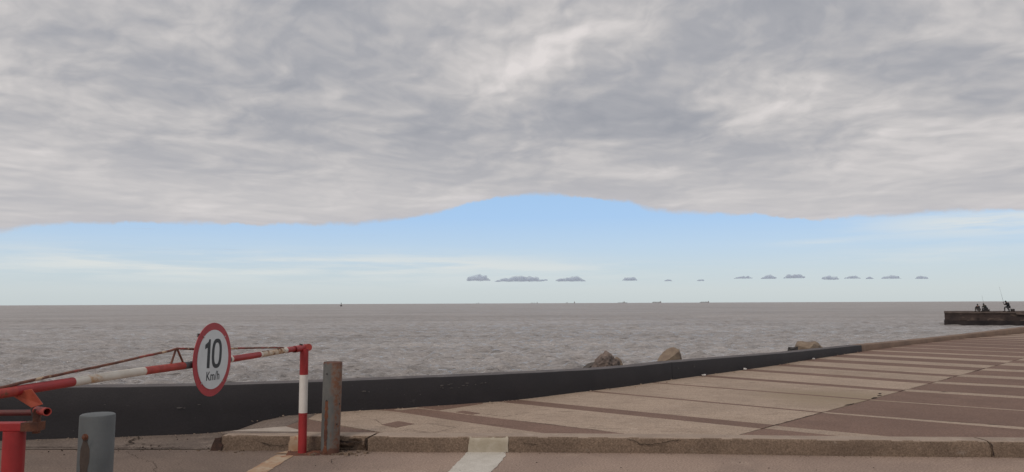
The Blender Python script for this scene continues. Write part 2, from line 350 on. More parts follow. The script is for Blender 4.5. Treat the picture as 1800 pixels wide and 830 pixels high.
# ------------------------------------------------------------------ ground sheets
def sheet(name, poly, z, m, parent=None):
    return mesh(name, [(a, b, z) for a, b in poly], [tuple(range(len(poly)))], m, parent)
land = [(-700, -700), (700, -700), (700, 668), (130, 139.4)]+[(p.x+.1, p.y+.15) for p in reversed(wB[1:-1])]+[(p.x, p.y+.15) for p in reversed(wA)]+[(-700, -70)]
bm = bmesh.new(); vs = [bm.verts.new((a, b, 0)) for a, b in land]; bm.faces.new(vs); bmesh.ops.triangulate(bm, faces=bm.faces)
me = bpy.data.meshes.new('road'); bm.to_mesh(me); bm.free(); me.materials.append(m_road)
road = bpy.data.objects.new('road', me); C.objects.link(road); tag(road, kind='structure')
if me.polygons[0].normal.z < 0: me.flip_normals()

# kerb front line
kf = [(-3.05, 7.80), (-2.3, 7.775), (-1.46, 7.71), (-.8, 7.655), (0, 7.645), (.56, 7.61), (1.7, 7.545), (2.78, 7.43), (3.86, 7.35), (4.6, 7.305), (6, 7.2), (9, 6.98), (40, 4.7)]
def ky(x):
    for (a, b), (c, e) in zip(kf, kf[1:]):
        if x <= c: return b+(e-b)*(x-a)/(c-a)
    return kf[-1][1]
KA, KB = .0625, 7.78      # back line of the kerb  y = KB-KA*x

# rougher concrete apron left of the kerb, between road and wall, up over the ramp
ap = MB(); V = []; F = []; cols = []
xs = [-40, -25, -15, -10]+[-8+.25*i for i in range(27)]     # to -1.5
NY = 14
def wfy(x):
    for a, b in zip(wA, wA[1:]):
        if a.x <= x <= b.x: return a.y+(b.y-a.y)*(x-a.x)/(b.x-a.x)
    return wA[0].y
def ramp(x, y):
    # level with the road at the left, rising to the promenade behind the kerb
    q = max(0, min(1, (y-8.0)/.8)); t = (x+3.04+.32*q)/.55; t = max(0, min(1, t)); t = t*t*(3-2*t)
    return .006+.141*t
for x in xs:
    y1 = wfy(x)+.12; ylo = (7.84-.02*(x+3) if x < -3.05 else 7.90)
    for j in range(NY+1):
        y = ylo+(y1-ylo)*j/NY
        V.append((x, y, ramp(x, y)+.004*fb(x*3, y*3)))
for i in range(len(xs)-1):
    if xs[i] >= -2.3: continue
    for j in range(NY):
        a = i*(NY+1)+j; F.append((a, a+NY+1, a+NY+2, a+1))
apron = tag(mesh('concrete_apron', V, F, m_apron, smooth=True), kind='structure')

# cracks (soil-filled, a few mm proud ragged ribbons)
def ribbon(name, pts, wd, z, m, parent, jag=.012, seed=1):
    rnd = random.Random(seed); L = []; pts = [Vector(p) for p in pts]; fine = []
    for a, b in zip(pts, pts[1:]):
        n = max(1, int((b-a).length/.04))
        for k in range(n): fine.append(a.lerp(b, k/n)+Vector((rnd.uniform(-jag, jag), rnd.uniform(-jag, jag))))
    fine.append(pts[-1]); n = len(fine); V = []; F = []
    for i, p in enumerate(fine):
        t = (fine[min(i+1, n-1)]-fine[max(i-1, 0)]).normalized(); q = Vector((-t.y, t.x))
        e = wd*(.35+rnd.random()*.9)*min(1, .25+4*min(i, n-1-i)/n)
        zz = z(p.x, p.y) if callable(z) else z
        V += [(p.x+q.x*e, p.y+q.y*e, zz), (p.x-q.x*e, p.y-q.y*e, zz)]
    for i in range(n-1): F.append((2*i, 2*i+1, 2*i+3, 2*i+2))
    return mesh(name, V, F, m, parent)
zr = lambda x, y: ramp(x, y)+.011
ribbon('crack', [(-5.9, 8.02), (-5.1, 7.95), (-4.66, 7.93), (-4.13, 7.90), (-3.79, 7.86), (-3.44, 7.89), (-3.1, 7.86)], .012, zr, m_dirt, apron, .012, 3)
ribbon('crack', [(-4.12, 8.0), (-4.10, 8.16), (-4.22, 8.3), (-4.2, 8.45), (-4.27, 8.6)], .012, zr, m_dirt, apron, .02, 4)
ribbon('crack', [(-4.05, 8.1), (-3.8, 8.06), (-3.62, 8.1)], .010, zr, m_dirt, apron, .02, 5)
ribbon('crack', [(-3.75, 8.32), (-3.5, 8.40), (-3.3, 8.38)], .005, zr, m_dirt, apron, .02, 6)
ribbon('crack', [(-3.98, 7.8), (-3.7, 7.45), (-3.45, 7.26), (-3.3, 7.0), (-3.18, 6.7)], .0025, .003, m_dirt, road, .02, 7)
ribbon('crack', [(-1.75, 7.62), (-1.62, 7.5), (-1.75, 7.3), (-1.68, 7.1)], .003, .003, m_dirt, road, .02, 8)

# promenade body
pp = [(-3.0, 7.95), (9, 7.14), (40, 4.9), (130, 5), (130, 138.9)]+[(p.x+.05, p.y+.1) for p in reversed(wB[:-1])]+[(p.x, p.y+.1) for p in reversed(wA) if p.x > -2.62]
bm = bmesh.new(); vs = [bm.verts.new((a, b, .122)) for a, b in pp]
lo = [bm.verts.new((a, b, .002)) for a, b in pp]
bm.faces.new(vs); n = len(pp)
for i in range(n): bm.faces.new((vs[i], vs[(i+1) % n], lo[(i+1) % n], lo[i]))
bmesh.ops.triangulate(bm, faces=bm.faces); bmesh.ops.recalc_face_normals(bm, faces=bm.faces)
me = bpy.data.meshes.new('promenade'); bm.to_mesh(me); bm.free(); me.materials.append(m_joint)
prom = bpy.data.objects.new('promenade', me); C.objects.link(prom); tag(prom, kind='structure')

def vwall(u):
    T = [(-8.6, -4.75), (-8.17, -4.55), (-7.57, -4.2), (-6.86, -3.85), (-6.02, -3.62), (-4.74, -3.55), (-3.5, -3.5), (-1.74, -3.5), (.27, -3.5), (7.6, -3.66), (12, -3.66), (17.7, -3.44), (24.2, -2.85), (40, -2.6), (80, -2.5)]
    for (a, b), (c, e) in zip(T, T[1:]):
        if u <= c: return b+(e-b)*(u-a)/(c-a)
    return T[-1][1]
# lane A boundaries (u at the wall, u at the joint) of the brown bands; the light panels lie between them
A = [(-6.22, -5.88, -5.82, -5.50), (-4.44, -4.33, -4.26, -4.18), (-2.76, -2.66, -2.63, -2.53), (-1.22, -.93, -1.31, -.98), (.38, .77, .18, .62), (1.9, 2.47, 1.70, 2.09), (3.55, 4.4, 3.38, 4.14), (5.3, 6.24, 4.95, 6.0), (6.92, 8.2, 6.7, 7.95)]
lights = [(8.2, 8.64, 7.95, 8.4), (10.2, 10.46, 9.95, 10.2), (12.05, 12.26, 11.7, 11.9), (13.95, 14.12, 13.6, 13.78), (15.85, 16.0, 15.5, 15.65), (17.3, 17.6, 17.0, 17.3), (18.7, 19.15, 18.4, 18.9), (20.1, 20.9, 19.8, 20.6), (21.7, 22.8, 21.4, 22.5), (23.4, 24.7, 23.1, 24.4), (25.2, 26.7, 25, 26.5), (27, 28.6, 27, 28.6), (28.8, 30.5, 28.8, 30.5)]
seg = []      # (wall u0, wall u1, joint u0, joint u1, light?)
prev = (-7.25, -7.05)
for a in A:
    seg.append((prev[0], a[0], prev[1], a[2], True)); seg.append((a[0], a[1], a[2], a[3], False)); prev = (a[1], a[3])
for a in lights:
    if a[0]-prev[0] > .01: seg.append((prev[0], a[0], prev[1], a[2], False))
    seg.append((a[0], a[1], a[2], a[3], True)); prev = (a[1], a[3])
seg = seg[1:]
def kclip(poly): return clip(poly, KA, 1., KB)
for a0, a1, j0, j1, lt in seg:
    poly = [uv(j0, -.006), uv(j1, -.006), uv(a1, vwall(a1)-.12), uv(a0, vwall(a0)-.12)]
    slab('paving_slab' if lt else 'paving_band', kclip(poly), m_light if lt else m_brown, prom)
# the stretch before the first regular band: curved wedge, drawn with its own outline
w1 = [(-7.42, -4.15), (-7.33, -3.65), (-7.28, -2.91), (-7.22, -2.38), (-7.17, -1.85), (-7.10, -1.22), (-7.05, -.72), (-7.0, 0)]
w0 = [(-7.85, -4.4), (-7.73, -3.9), (-7.71, -3.2), (-7.69, -2.47), (-7.66, -1.96), (-7.63, -1.54), (-7.56, -1.2), (-7.4, -.5)]
slab('paving_slab', kclip([uv(-5.82, -.006)]+[uv(-6.22, vwall(-6.22)-.12), uv(-7.0, vwall(-7.0)-.12), uv(-7.40, vwall(-7.4)-.12)]+[uv(*p) for p in w1[1:]]), m_light, prom)
slab('paving_band', kclip([uv(*p) for p in w1[::-1]]+[uv(-7.46, vwall(-7.46)-.1), uv(-7.85, vwall(-7.85)-.1)]+[uv(*p) for p in w0]), m_brown, prom)
left = [uv(*p) for p in w0[::-1]]+[uv(-7.87, vwall(-7.87)-.1)]+[(-2.17, 9.56), (-2.42, 9.3), (-2.42, 8.9), (-1.91, 8.41), (-1.15, 7.75)]
slab('paving_slab', kclip(left), m_light, prom)
slab('paving_band', kclip([(-1.17, 7.72), (-1.93, 8.38), (-2.43, 8.88), (-2.56, 8.22), (-2.28, 7.86)]), m_brown, prom)
slab('paving_slab', kclip([(-2.3, 7.80), (-2.57, 8.2), (-2.45, 8.9), (-2.45, 9.32), (-2.75, 9.18), (-2.7, 8.3), (-2.5, 7.8)]), m_apron, prom)
# inlaid lozenges and the scribed ones beside them
def inlay(pts, m, z=.1535): return slab('inlaid_tile', pts, m, prom, z=z, t=.02, inset=0)
inlay([(-1.47, 8.44), (-1.28, 8.25), (-1.11, 8.49), (-1.32, 8.69)], m_brown)
inlay([(-.71, 9.38), (-.49, 9.17), (-.40, 9.28), (-.63, 9.50)], m_brown)
inlay([(-1.28, 9.86), (-.94, 9.55), (-.40, 10.15), (-.44, 10.3)], m_brown)
inlay([(-1.52, 9.62), (-1.44, 9.55), (-1.2, 9.72), (-1.27, 9.80)], m_light, .1545)
for pts in ([(-1.28, 8.24), (-.84, 7.9), (-.62, 8.24), (-1.0, 8.56), (-1.12, 8.5)], [(-1.23, 8.1), (-.84, 7.86)], [(-.43, 9.28), (-.1, 9.0), (.2, 9.35)], [(-1.9, 9.0), (-1.6, 8.8), (-1.46, 8.45)], [(-.9, 8.9), (-.5, 8.6), (.1, 8.2)]):
    ribbon('scored_joint', pts, .0035, .1526, m_joint, prom, .002, 11)
# damage along the open joints
for pts, wd in (([uv(-5.78, 0), uv(-5.2, .0), uv(-4.4, 0), uv(-4.2, 0)], .008), ([uv(-3.4, -.03), uv(-3.2, -.01), uv(-3.1, -.02)], .02), ([uv(-2.45, .0), uv(-2.25, -.02)], .03), ([uv(-2.1, -.05), uv(-1.95, -.06)], .03), ([uv(-1.85, -.1), uv(-1.7, -.15)], .025), ([uv(-1.3, -.0), uv(-1.0, 0)], .012), ([uv(3.0, 0), uv(4.0, 0)], .014), ([uv(1.3, 0), uv(1.6, 0)], .012),
    ([uv(-4.02, .9), uv(-3.95, 1.3), uv(-3.9, 1.55)], .007), ([uv(-3.88, 1.66), uv(-3.86, 1.76)], .014), ([uv(-.92, .45), uv(-.9, .55)], .02), ([uv(-7.24, -2.4), uv(-7.17, -1.9), uv(-7.08, -1.0)], .006)):
    ribbon('joint_gap', pts, wd, .1528, m_dirt, prom, .004, int(abs(pts[0][0])*100))
# lane B light strips (u at joint, u slope outward)
B = [(-5.79, -5.54, .10), (-4.25, -4.15, .12), (-2.63, -2.55, .12), (-1.2, -.9, .12), (.29, .66, .16), (1.81, 2.33, .15), (3.47, 4.03, .17), (5.1, 5.98, .0), (6.9, 7.9, .0), (8.6, 9.6, 0), (10.4, 11.4, 0), (12.2, 13.2, 0), (14, 15.1, 0), (15.9, 17, 0), (17.8, 19, 0)]
pu = -7.3; ps = .1
for i, (a, b, s) in enumerate(B):
    V2 = 14.
    a2 = a+s*V2; b2 = b+s*V2; 
    if i == 0: b2 = b+.13*V2
    if i == 1: a2 = a+.12*V2; b2 = b+.165*V2
    poly = [uv(pu, .006), uv(pu+ps*V2, V2), uv(a2, V2), uv(a, .006)]
    slab('paving_slab', kclip(poly), m_brown, prom)
    slab('paving_strip', kclip([uv(a, .006), uv(a2, V2), uv(b2, V2), uv(b, .006)]), m_light, prom)
    pu = b; ps = (b2-b)/V2
# outside the frame the paving goes on in the same brown stone
slab('paving_slab', [uv(19.4, .01), uv(19.0, 14), uv(60, 14), uv(60, .01)], m_brown, prom)
slab('paving_slab', [uv(30.8, -.02), uv(80, -.02), uv(80, -2.4), uv(30.8, -2.6)], m_light, prom)

# ------------------------------------------------------------------ kerb
kerb = tag(empty('kerb'), kind='structure')
prof = [(0, -.03), (0, .02), (0, .07), (.0, .130), (.004, .146), (.014, .1535), (.05, .1545), (.12, .1545), (.21, .1545), (.23, .10)]
def stone(x0, x1, j0, j1, seed, chip=None, m=m_kerb):
    n = max(4, int((x1-x0)/.045)); n = min(n, 60 if x1 < 8 else 40); V = []; F = []; k = len(prof)
    for i in range(n+1):
        for j, (py_, pz) in enumerate(prof):
            x = x0+(x1-x0)*i/n
            if i == 0: x += j0[j]
            if i == n: x += j1[j]
            q = .0025*fb(x*6+seed, pz*9, py_*5)+.003*fb(x*25, pz*25, seed)
            y = ky(x)+py_*(1-.0*i)+(q if j < 7 else 0); z = pz+(.0015*fb(x*4, seed, 2) if j > 2 else 0) + (.001 if j > 5 else 0)
            if chip: y += chip(x, pz)
            V.append((x, y, z))
    for i in range(n):
        for j in range(k-1):
            a = i*k+j; F.append((a, a+k, a+k+1, a+1))
    F.append(tuple(range(k))); F.append(tuple(n*k+j for j in range(k))[::-1])
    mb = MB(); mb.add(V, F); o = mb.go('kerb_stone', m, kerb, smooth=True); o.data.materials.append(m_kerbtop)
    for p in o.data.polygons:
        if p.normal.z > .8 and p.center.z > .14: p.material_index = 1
    return o
Z0 = [0]*10
jl = [-.06, -.058, -.04, -.01, 0, .01, .02, .02, .03, .04]
ja = [0, -.01, -.02, -.012, .018, .035, .05, .06, .075, .08]
jc = [.0, .006, .012, -.006, -.02, -.02, -.022, -.024, -.03, -.03]
def chipA(x, z):   # the broken lower corner next to the rusty bollard
    t = max(0, 1-abs((x+1.72)/.27)); hh = .075+.03*math.sin(x*30)
    return (.10*t**.5 if z < hh and t > 0 else 0)
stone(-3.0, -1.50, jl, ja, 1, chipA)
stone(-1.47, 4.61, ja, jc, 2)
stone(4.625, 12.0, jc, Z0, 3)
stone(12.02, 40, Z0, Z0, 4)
# dirt behind the joints and in the broken corner, and cracks up the face
def facecrack(pts, wd, seed, parent=kerb):
    rnd = random.Random(seed); fine = []
    for (a, b), (c, e) in zip(pts, pts[1:]):
        n = max(1, int(math.hypot(c-a, e-b)/.02))
        for k in range(n): fine.append((a+(c-a)*k/n+rnd.uniform(-.004, .004), b+(e-b)*k/n+rnd.uniform(-.004, .004)))
    fine.append(pts[-1]); V = []; F = []; n = len(fine)
    for i, (x, z) in enumerate(fine):
        p, q = fine[max(i-1, 0)], fine[min(i+1, n-1)]; l = math.hypot(q[0]-p[0], q[1]-p[1])+1e-9
        nx, nz = -(q[1]-p[1])/l, (q[0]-p[0])/l; e = wd*(.4+rnd.random()*.8)*min(1, .2+5*min(i, n-1-i)/n)
        for sg in (1, -1):
            xx, zz = x+nx*e*sg, z+nz*e*sg
            V.append((xx, ky(xx)+(-.011 if zz < .135 else -.002), zz))
    for i in range(n-1): F.append((2*i, 2*i+1, 2*i+3, 2*i+2))
    return mesh('crack', V, F, m_dirt, parent)
facecrack([(1.15, .146), (1.24, .115), (1.27, .09), (1.38, .088), (1.5, .105), (1.62, .13), (1.68, .135)], .0036, 2)
facecrack([(-1.95, .09), (-1.8, .105), (-1.66, .095), (-1.52, .10), (-1.49, .12)], .010, 3)
facecrack([(-2.62, .09), (-2.5, .06), (-2.38, .05), (-2.28, .07)], .004, 5)
facecrack([(.1, .1), (.14, .085), (.25, .08)], .003, 6)
facecrack([(4.62, .14), (4.625, .1), (4.635, .05), (4.64, .01)], .007, 7)
facecrack([(-.155-.05, .05), (-.2, .015)], .012, 8)
facecrack([(-1.50, .13), (-1.49, .06), (-1.50, .0)], .006, 9)
# painted patches on the kerb
def kpatch(name, x0, x1, m, z0=.004, z1=.1585, seed=1, n=14):
    rnd = random.Random(seed); V = []; F = []; hh = [(-.0125, z0), (-.0125, .07), (-.0105, .115), (-.003, .142), (.018, z1-.002)]
    for i in range(n+1):
        for j, (o_, z) in enumerate(hh):
            x = x0+(x1-x0)*i/n+(rnd.uniform(-.006, .006) if i in (0, n) else 0)+(.012 if j < 2 and i == 0 else 0)*-1
            if j == len(hh)-1: z -= rnd.random()*.004; o_ += rnd.uniform(-.014, .03)
            V.append((x, ky(x)+o_, z))
    k = len(hh)
    for i in range(n):
        for j in range(k-1): a = i*k+j; F.append((a, a+k, a+k+1, a+1))
    return mesh(name, V, F, m, kerb, smooth=True)
kpatch('painted_patch', -.44, -.05, m_paintkerb, seed=3)
kpatch('painted_patch', -2.29, -2.15, m_paintyel, seed=4, n=6)
# dark broken end face of the kerb
mb = MB(); mb.prism([(-.075, 0), (.035, 0), (.05, .06), (.02, .09), (.03, .135), (-.03, .125), (-.06, .06)], Vector((0, 1, 0)), Vector((1, 0, 0)), Vector((0, 0, 1)), Vector((-3.04, 7.782, 0)), .03)
mb.go('broken_end', mat('red_brown_stain', (.075, .04, .03), .95, (.05, .03, .025), 20., .8, 60), kerb)
# pale stone strip along the back of the kerb at its left end
slab('pale_strip', [(-2.98, 8.04), (-2.3, 7.96), (-2.22, 7.99), (-2.50, 8.30)], m_palestrip, kerb, z=.1615, t=.03, inset=0)
slab('concrete_edging', [(-3.06, 7.9), (-2.2, 7.9), (-2.2, 7.99), (-2.3, 8.0), (-3.0, 8.06)], m_apron, kerb, z=.157, t=.12, inset=0)

# road markings: thin paint sheets
def marking(pts, m, z=.004):
    n = len(pts); V = []; rnd = random.Random(5)
    P_ = []
    for i in range(n):
        a, b = Vector(pts[i]), Vector(pts[(i+1) % n]); k = max(1, int((b-a).length/.05))
        for j in range(k): P_.append(a.lerp(b, j/k)+Vector((rnd.uniform(-.006, .006), rnd.uniform(-.006, .006))))
    return mesh('painted_line', [(p.x, p.y, z) for p in P_], [tuple(range(len(P_)))], m, road)
marking([(-.46, 7.66), (-.07, 7.65), (-.075, 7.45), (-.11, 7.2), (-.19, 6.77), (-.62, 4.6), (-1.02, 4.6), (-.58, 6.77)], m_paintline)
marking([(-2.36, 7.55), (-2.18, 7.53), (-2.2, 6.87), (-2.24, 5.6), (-2.44, 5.6), (-2.39, 6.87)], m_paintyel)
marking([(-2.40, 7.60), (-2.05, 7.62), (-2.1, 7.76), (-2.30, 7.765), (-2.33, 7.70)], m_paintyel, .0055)

# ------------------------------------------------------------------ sea walls
def build_wall(name, pl, m, parent, th0=.34, z0=-2.6, j0=None, seed=0):
    N = wallside(pl); V = []; F = []; k = 8
    for i, (p, q) in enumerate(zip(pl, N)):
        jj = .006*fb(p.x*2, p.y*2, seed)
        zt = p.z+.004*fb(p.x*3, p.y*3, 5)
        pr = [(0+jj, -.06), (0+jj, (p.z)*.5), (.003+jj, zt-.015), (.014+jj, zt), (th0-.015, zt+.0), (th0, zt-.015), (th0+.05, -.5), (th0+.08, z0)]
        for o_, z in pr: V.append((p.x+q.x*o_, p.y+q.y*o_, z))
    n = len(pl)
    for i in range(n-1):
        for j in range(k-1): a = i*k+j; F.append((a, a+k, a+k+1, a+1))
    F.append(tuple(range(k))); F.append(tuple((n-1)*k+j for j in range(k))[::-1])
    mb = MB(); mb.add(V, F); return mb.go(name, m, parent, smooth=True)
sw = tag(empty('sea_wall', (0, 10.3, 0)), 'low black painted concrete parapet wall curving along the water', 'wall')
sw_inv = Matrix.Translation((0, -10.3, 0))
ji = min(range(len(wA)), key=lambda i: abs(wA[i].x-2.72))
g = (wA[ji+1]-wA[ji]).normalized()
a1 = wA[:ji+1]; a2 = [wA[ji]+g*.012]+wA[ji+1:]
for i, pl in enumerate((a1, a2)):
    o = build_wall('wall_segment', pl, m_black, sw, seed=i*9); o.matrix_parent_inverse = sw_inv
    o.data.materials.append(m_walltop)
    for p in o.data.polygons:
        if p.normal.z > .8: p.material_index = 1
cw = build_wall('concrete_wall', [wB[0]+(wB[1]-wB[0]).normalized()*.01]+wB[1:], m_wallbrown, None, seed=4)
tag(cw, 'bare brown concrete parapet beyond the end of the black paint, running towards the pier', 'wall')

def scuff(x0, x1, zc_, n, seed):
    rnd = random.Random(seed)
    for _ in range(n):
        x = rnd.uniform(x0, x1); i = max(k for k in range(len(wA)-1) if wA[k].x <= x); p, q = wA[i], wA[i+1]; f_ = (x-p.x)/(q.x-p.x)
        c = Vector((x, p.y+(q.y-p.y)*f_, zc_+rnd.uniform(-.03, .03))); t_ = Vector((q.x-p.x, q.y-p.y, 0)).normalized(); m_ = Vector((t_.y, -t_.x, 0))
        w_, h_ = rnd.uniform(.006, .035), rnd.uniform(.003, .009); V = []
        for k in range(9):
            a_ = 2*math.pi*k/9; e = .6+.6*rnd.random(); V.append(c+m_*.012+t_*math.cos(a_)*w_*e+Vector((0, 0, math.sin(a_)*h_*e)))
        o = mesh('paint_chip', V, [tuple(range(9))], m_scuff, sw); o.matrix_parent_inverse = sw_inv
m_scuff = mat('bare_concrete_chip', (.12, .11, .108), .9, (.07, .065, .065), 30., .3, 60)
scuff(-.95, -.30, .40, 13, 1); scuff(-2.1, -1.6, .38, 3, 2); scuff(2.8, 3.4, .33, 5, 3); scuff(-3.9, -3.5, .33, 3, 4); scuff(4, 8, .28, 6, 5)

# rubble slope below the wall
allw = wA[:-1]+wB; N = wallside(allw); V = []; F = []
offs = [(.30, -.45), (1.0, -.62), (2.0, -.95), (3.2, -1.35), (4.6, -1.9), (6.5, -2.8)]
for i, (p, q) in enumerate(zip(allw, N)):
    for j, (o_, z) in enumerate(offs):
        V.append((p.x+q.x*o_, p.y+q.y*o_, z+(.22*fb(p.x*.9+j, p.y*.9, j) if j else 0)))
k = len(offs)
for i in range(len(allw)-1):
    for j in range(k-1): a = i*k+j; F.append((a, a+k, a+k+1, a+1))
tag(mesh('rubble_slope', V, F, m_rubble, smooth=False), kind='structure')

# ------------------------------------------------------------------ boulders
def rock(pts, m, label, loc, seed=1, rough=.03, cuts=5, flat=True):
    bm = bmesh.new()
    for p in pts: bm.verts.new(p)
    bmesh.ops.convex_hull(bm, input=bm.verts)
    bmesh.ops.delete(bm, geom=[v for v in bm.verts if not v.link_faces], context='VERTS')
    bmesh.ops.triangulate(bm, faces=bm.faces)
    bmesh.ops.triangulate(bm, faces=bm.faces)
    for _ in range(4):
        bmesh.ops.subdivide_edges(bm, edges=[e for e in bm.edges if e.calc_length() > .07], cuts=1, use_grid_fill=True)
        bmesh.ops.triangulate(bm, faces=[f for f in bm.faces if len(f.verts) > 3])
    bm.normal_update()
    for v in bm.verts:
        c = v.co; k = fb(c.x*3+seed*5, c.y*3, c.z*3, 5)*rough+fb(c.x*11, c.y*11+seed, c.z*11, 3)*rough*.6
        k -= (noise.voronoi(Vector((c.x*5+seed, c.y*5, c.z*5)))[0][0]-.35)*rough*1.3
        v.co = c+v.normal*max(-.11, min(.07, k))
    me = bpy.data.meshes.new('boulder'); bm.to_mesh(me); bm.free(); me.materials.append(m)
    o = bpy.data.objects.new('boulder', me); C.objects.link(o); o.location = loc
    return tag(o, label, 'rock')
def P3(px_, py_, D, dd=0):      # offsets measured on the photo, turned into metres at the boulder's own distance
    y = D+dd; return ((px_-900)/1300*y, y, 1.5-(py_-(537.5-.0041*px_))/1300*y)
def mk_rock(D, outline, front, base, m, label, seed, rough=.03):
    pts = [P3(a, b, D, c) for a, b, c in outline]+[P3(a, b, D, c) for a, b, c in front]
    cx = sum(p[0] for p in pts)/len(pts)
    lo = []
    for a in base: lo.append(a)
    zb_ = -1.15
    x0 = min(p[0] for p in pts); x1 = max(p[0] for p in pts)
    lo = [(x0-.15, D-.05, zb_), (x1+.15, D-.0, zb_), (x1+.25, D+.7, zb_-.1), (x0-.2, D+.7, zb_-.1)]
    pts += lo; loc = (cx, D, zb_)
    return rock([(p[0]-loc[0], p[1]-loc[1], p[2]-loc[2]) for p in pts], m, label, loc, seed, rough)
mk_rock(15.6, [(1149, 636, 0), (1161, 619.5, .15), (1171, 612, .2), (1181, 608.8, .15), (1190.5, 615, .05), (1195, 636, .1), (1185, 612, .6)], [(1150, 640, -.15), (1173, 629.5, -.22), (1190, 616.5, -.15)], (), m_rocktan, 'tan wedge shaped boulder with a sloping flat face, alone above the black wall', 3, .018)
mk_rock(14.2, [(1038, 645, 0), (1045, 630, .05), (1047.5, 623, .05), (1052, 619, .1), (1058, 614, .1), (1066, 616, .1), (1070, 619, .1), (1074, 632, .1), (1090, 643, .2)], [(1050, 621, -.15), (1066, 622, -.2), (1070, 640, -.3), (1042, 644, -.25)], (), m_rockgrey, 'jagged grey brown boulder, tallest of the cluster behind the black wall', 5, .085)
mk_rock(15.0, [(1075, 640, 0), (1077, 629, 0), (1082, 626, .05), (1088, 630, .05), (1095, 642, .1)], [(1079, 632, -.1), (1090, 640, -.12)], (), m_rocktan, 'small tan rock leaning on the right of the jagged grey boulder', 7, .02)
mk_rock(14.6, [(1016, 649, .1), (1026, 641, .1), (1036, 635, .1), (1046, 633, .1), (1048, 645, .1)], [(1028, 645, -.1), (1040, 640, -.1)], (), m_rubble, 'low dull grey rock left of the jagged grey boulder', 8, .03)
mk_rock(13.7, [(1108, 642, 0), (1124, 636.5, .05), (1137, 637, .1), (1148, 641, .1)], [(1124, 641, -.1)], (), m_rockdark, 'low dark rock showing just above the wall between two boulders', 9, .02)
mk_rock(20.0, [(1393, 616, 0), (1393.5, 603, .05), (1397, 600, .1), (1409, 601.3, .1), (1420, 600, .15), (1427, 599.5, .15), (1431, 601.5, .15), (1436, 607, .2), (1442, 611, .3)], [(1394.5, 606, -.2), (1425, 604, -.2), (1418, 612, -.35)], (), m_rocktan, 'broad flat topped tan boulder near the end of the black wall', 12, .02)
mk_rock(19.2, [(1379, 615, 0), (1380, 609, 0), (1384, 611, 0), (1391, 609, 0), (1396, 609, 0), (1397, 616, .1)], [(1386, 613, -.1)], (), m_rockdark, 'small dark rocks at the left foot of the broad tan boulder', 13, .03)

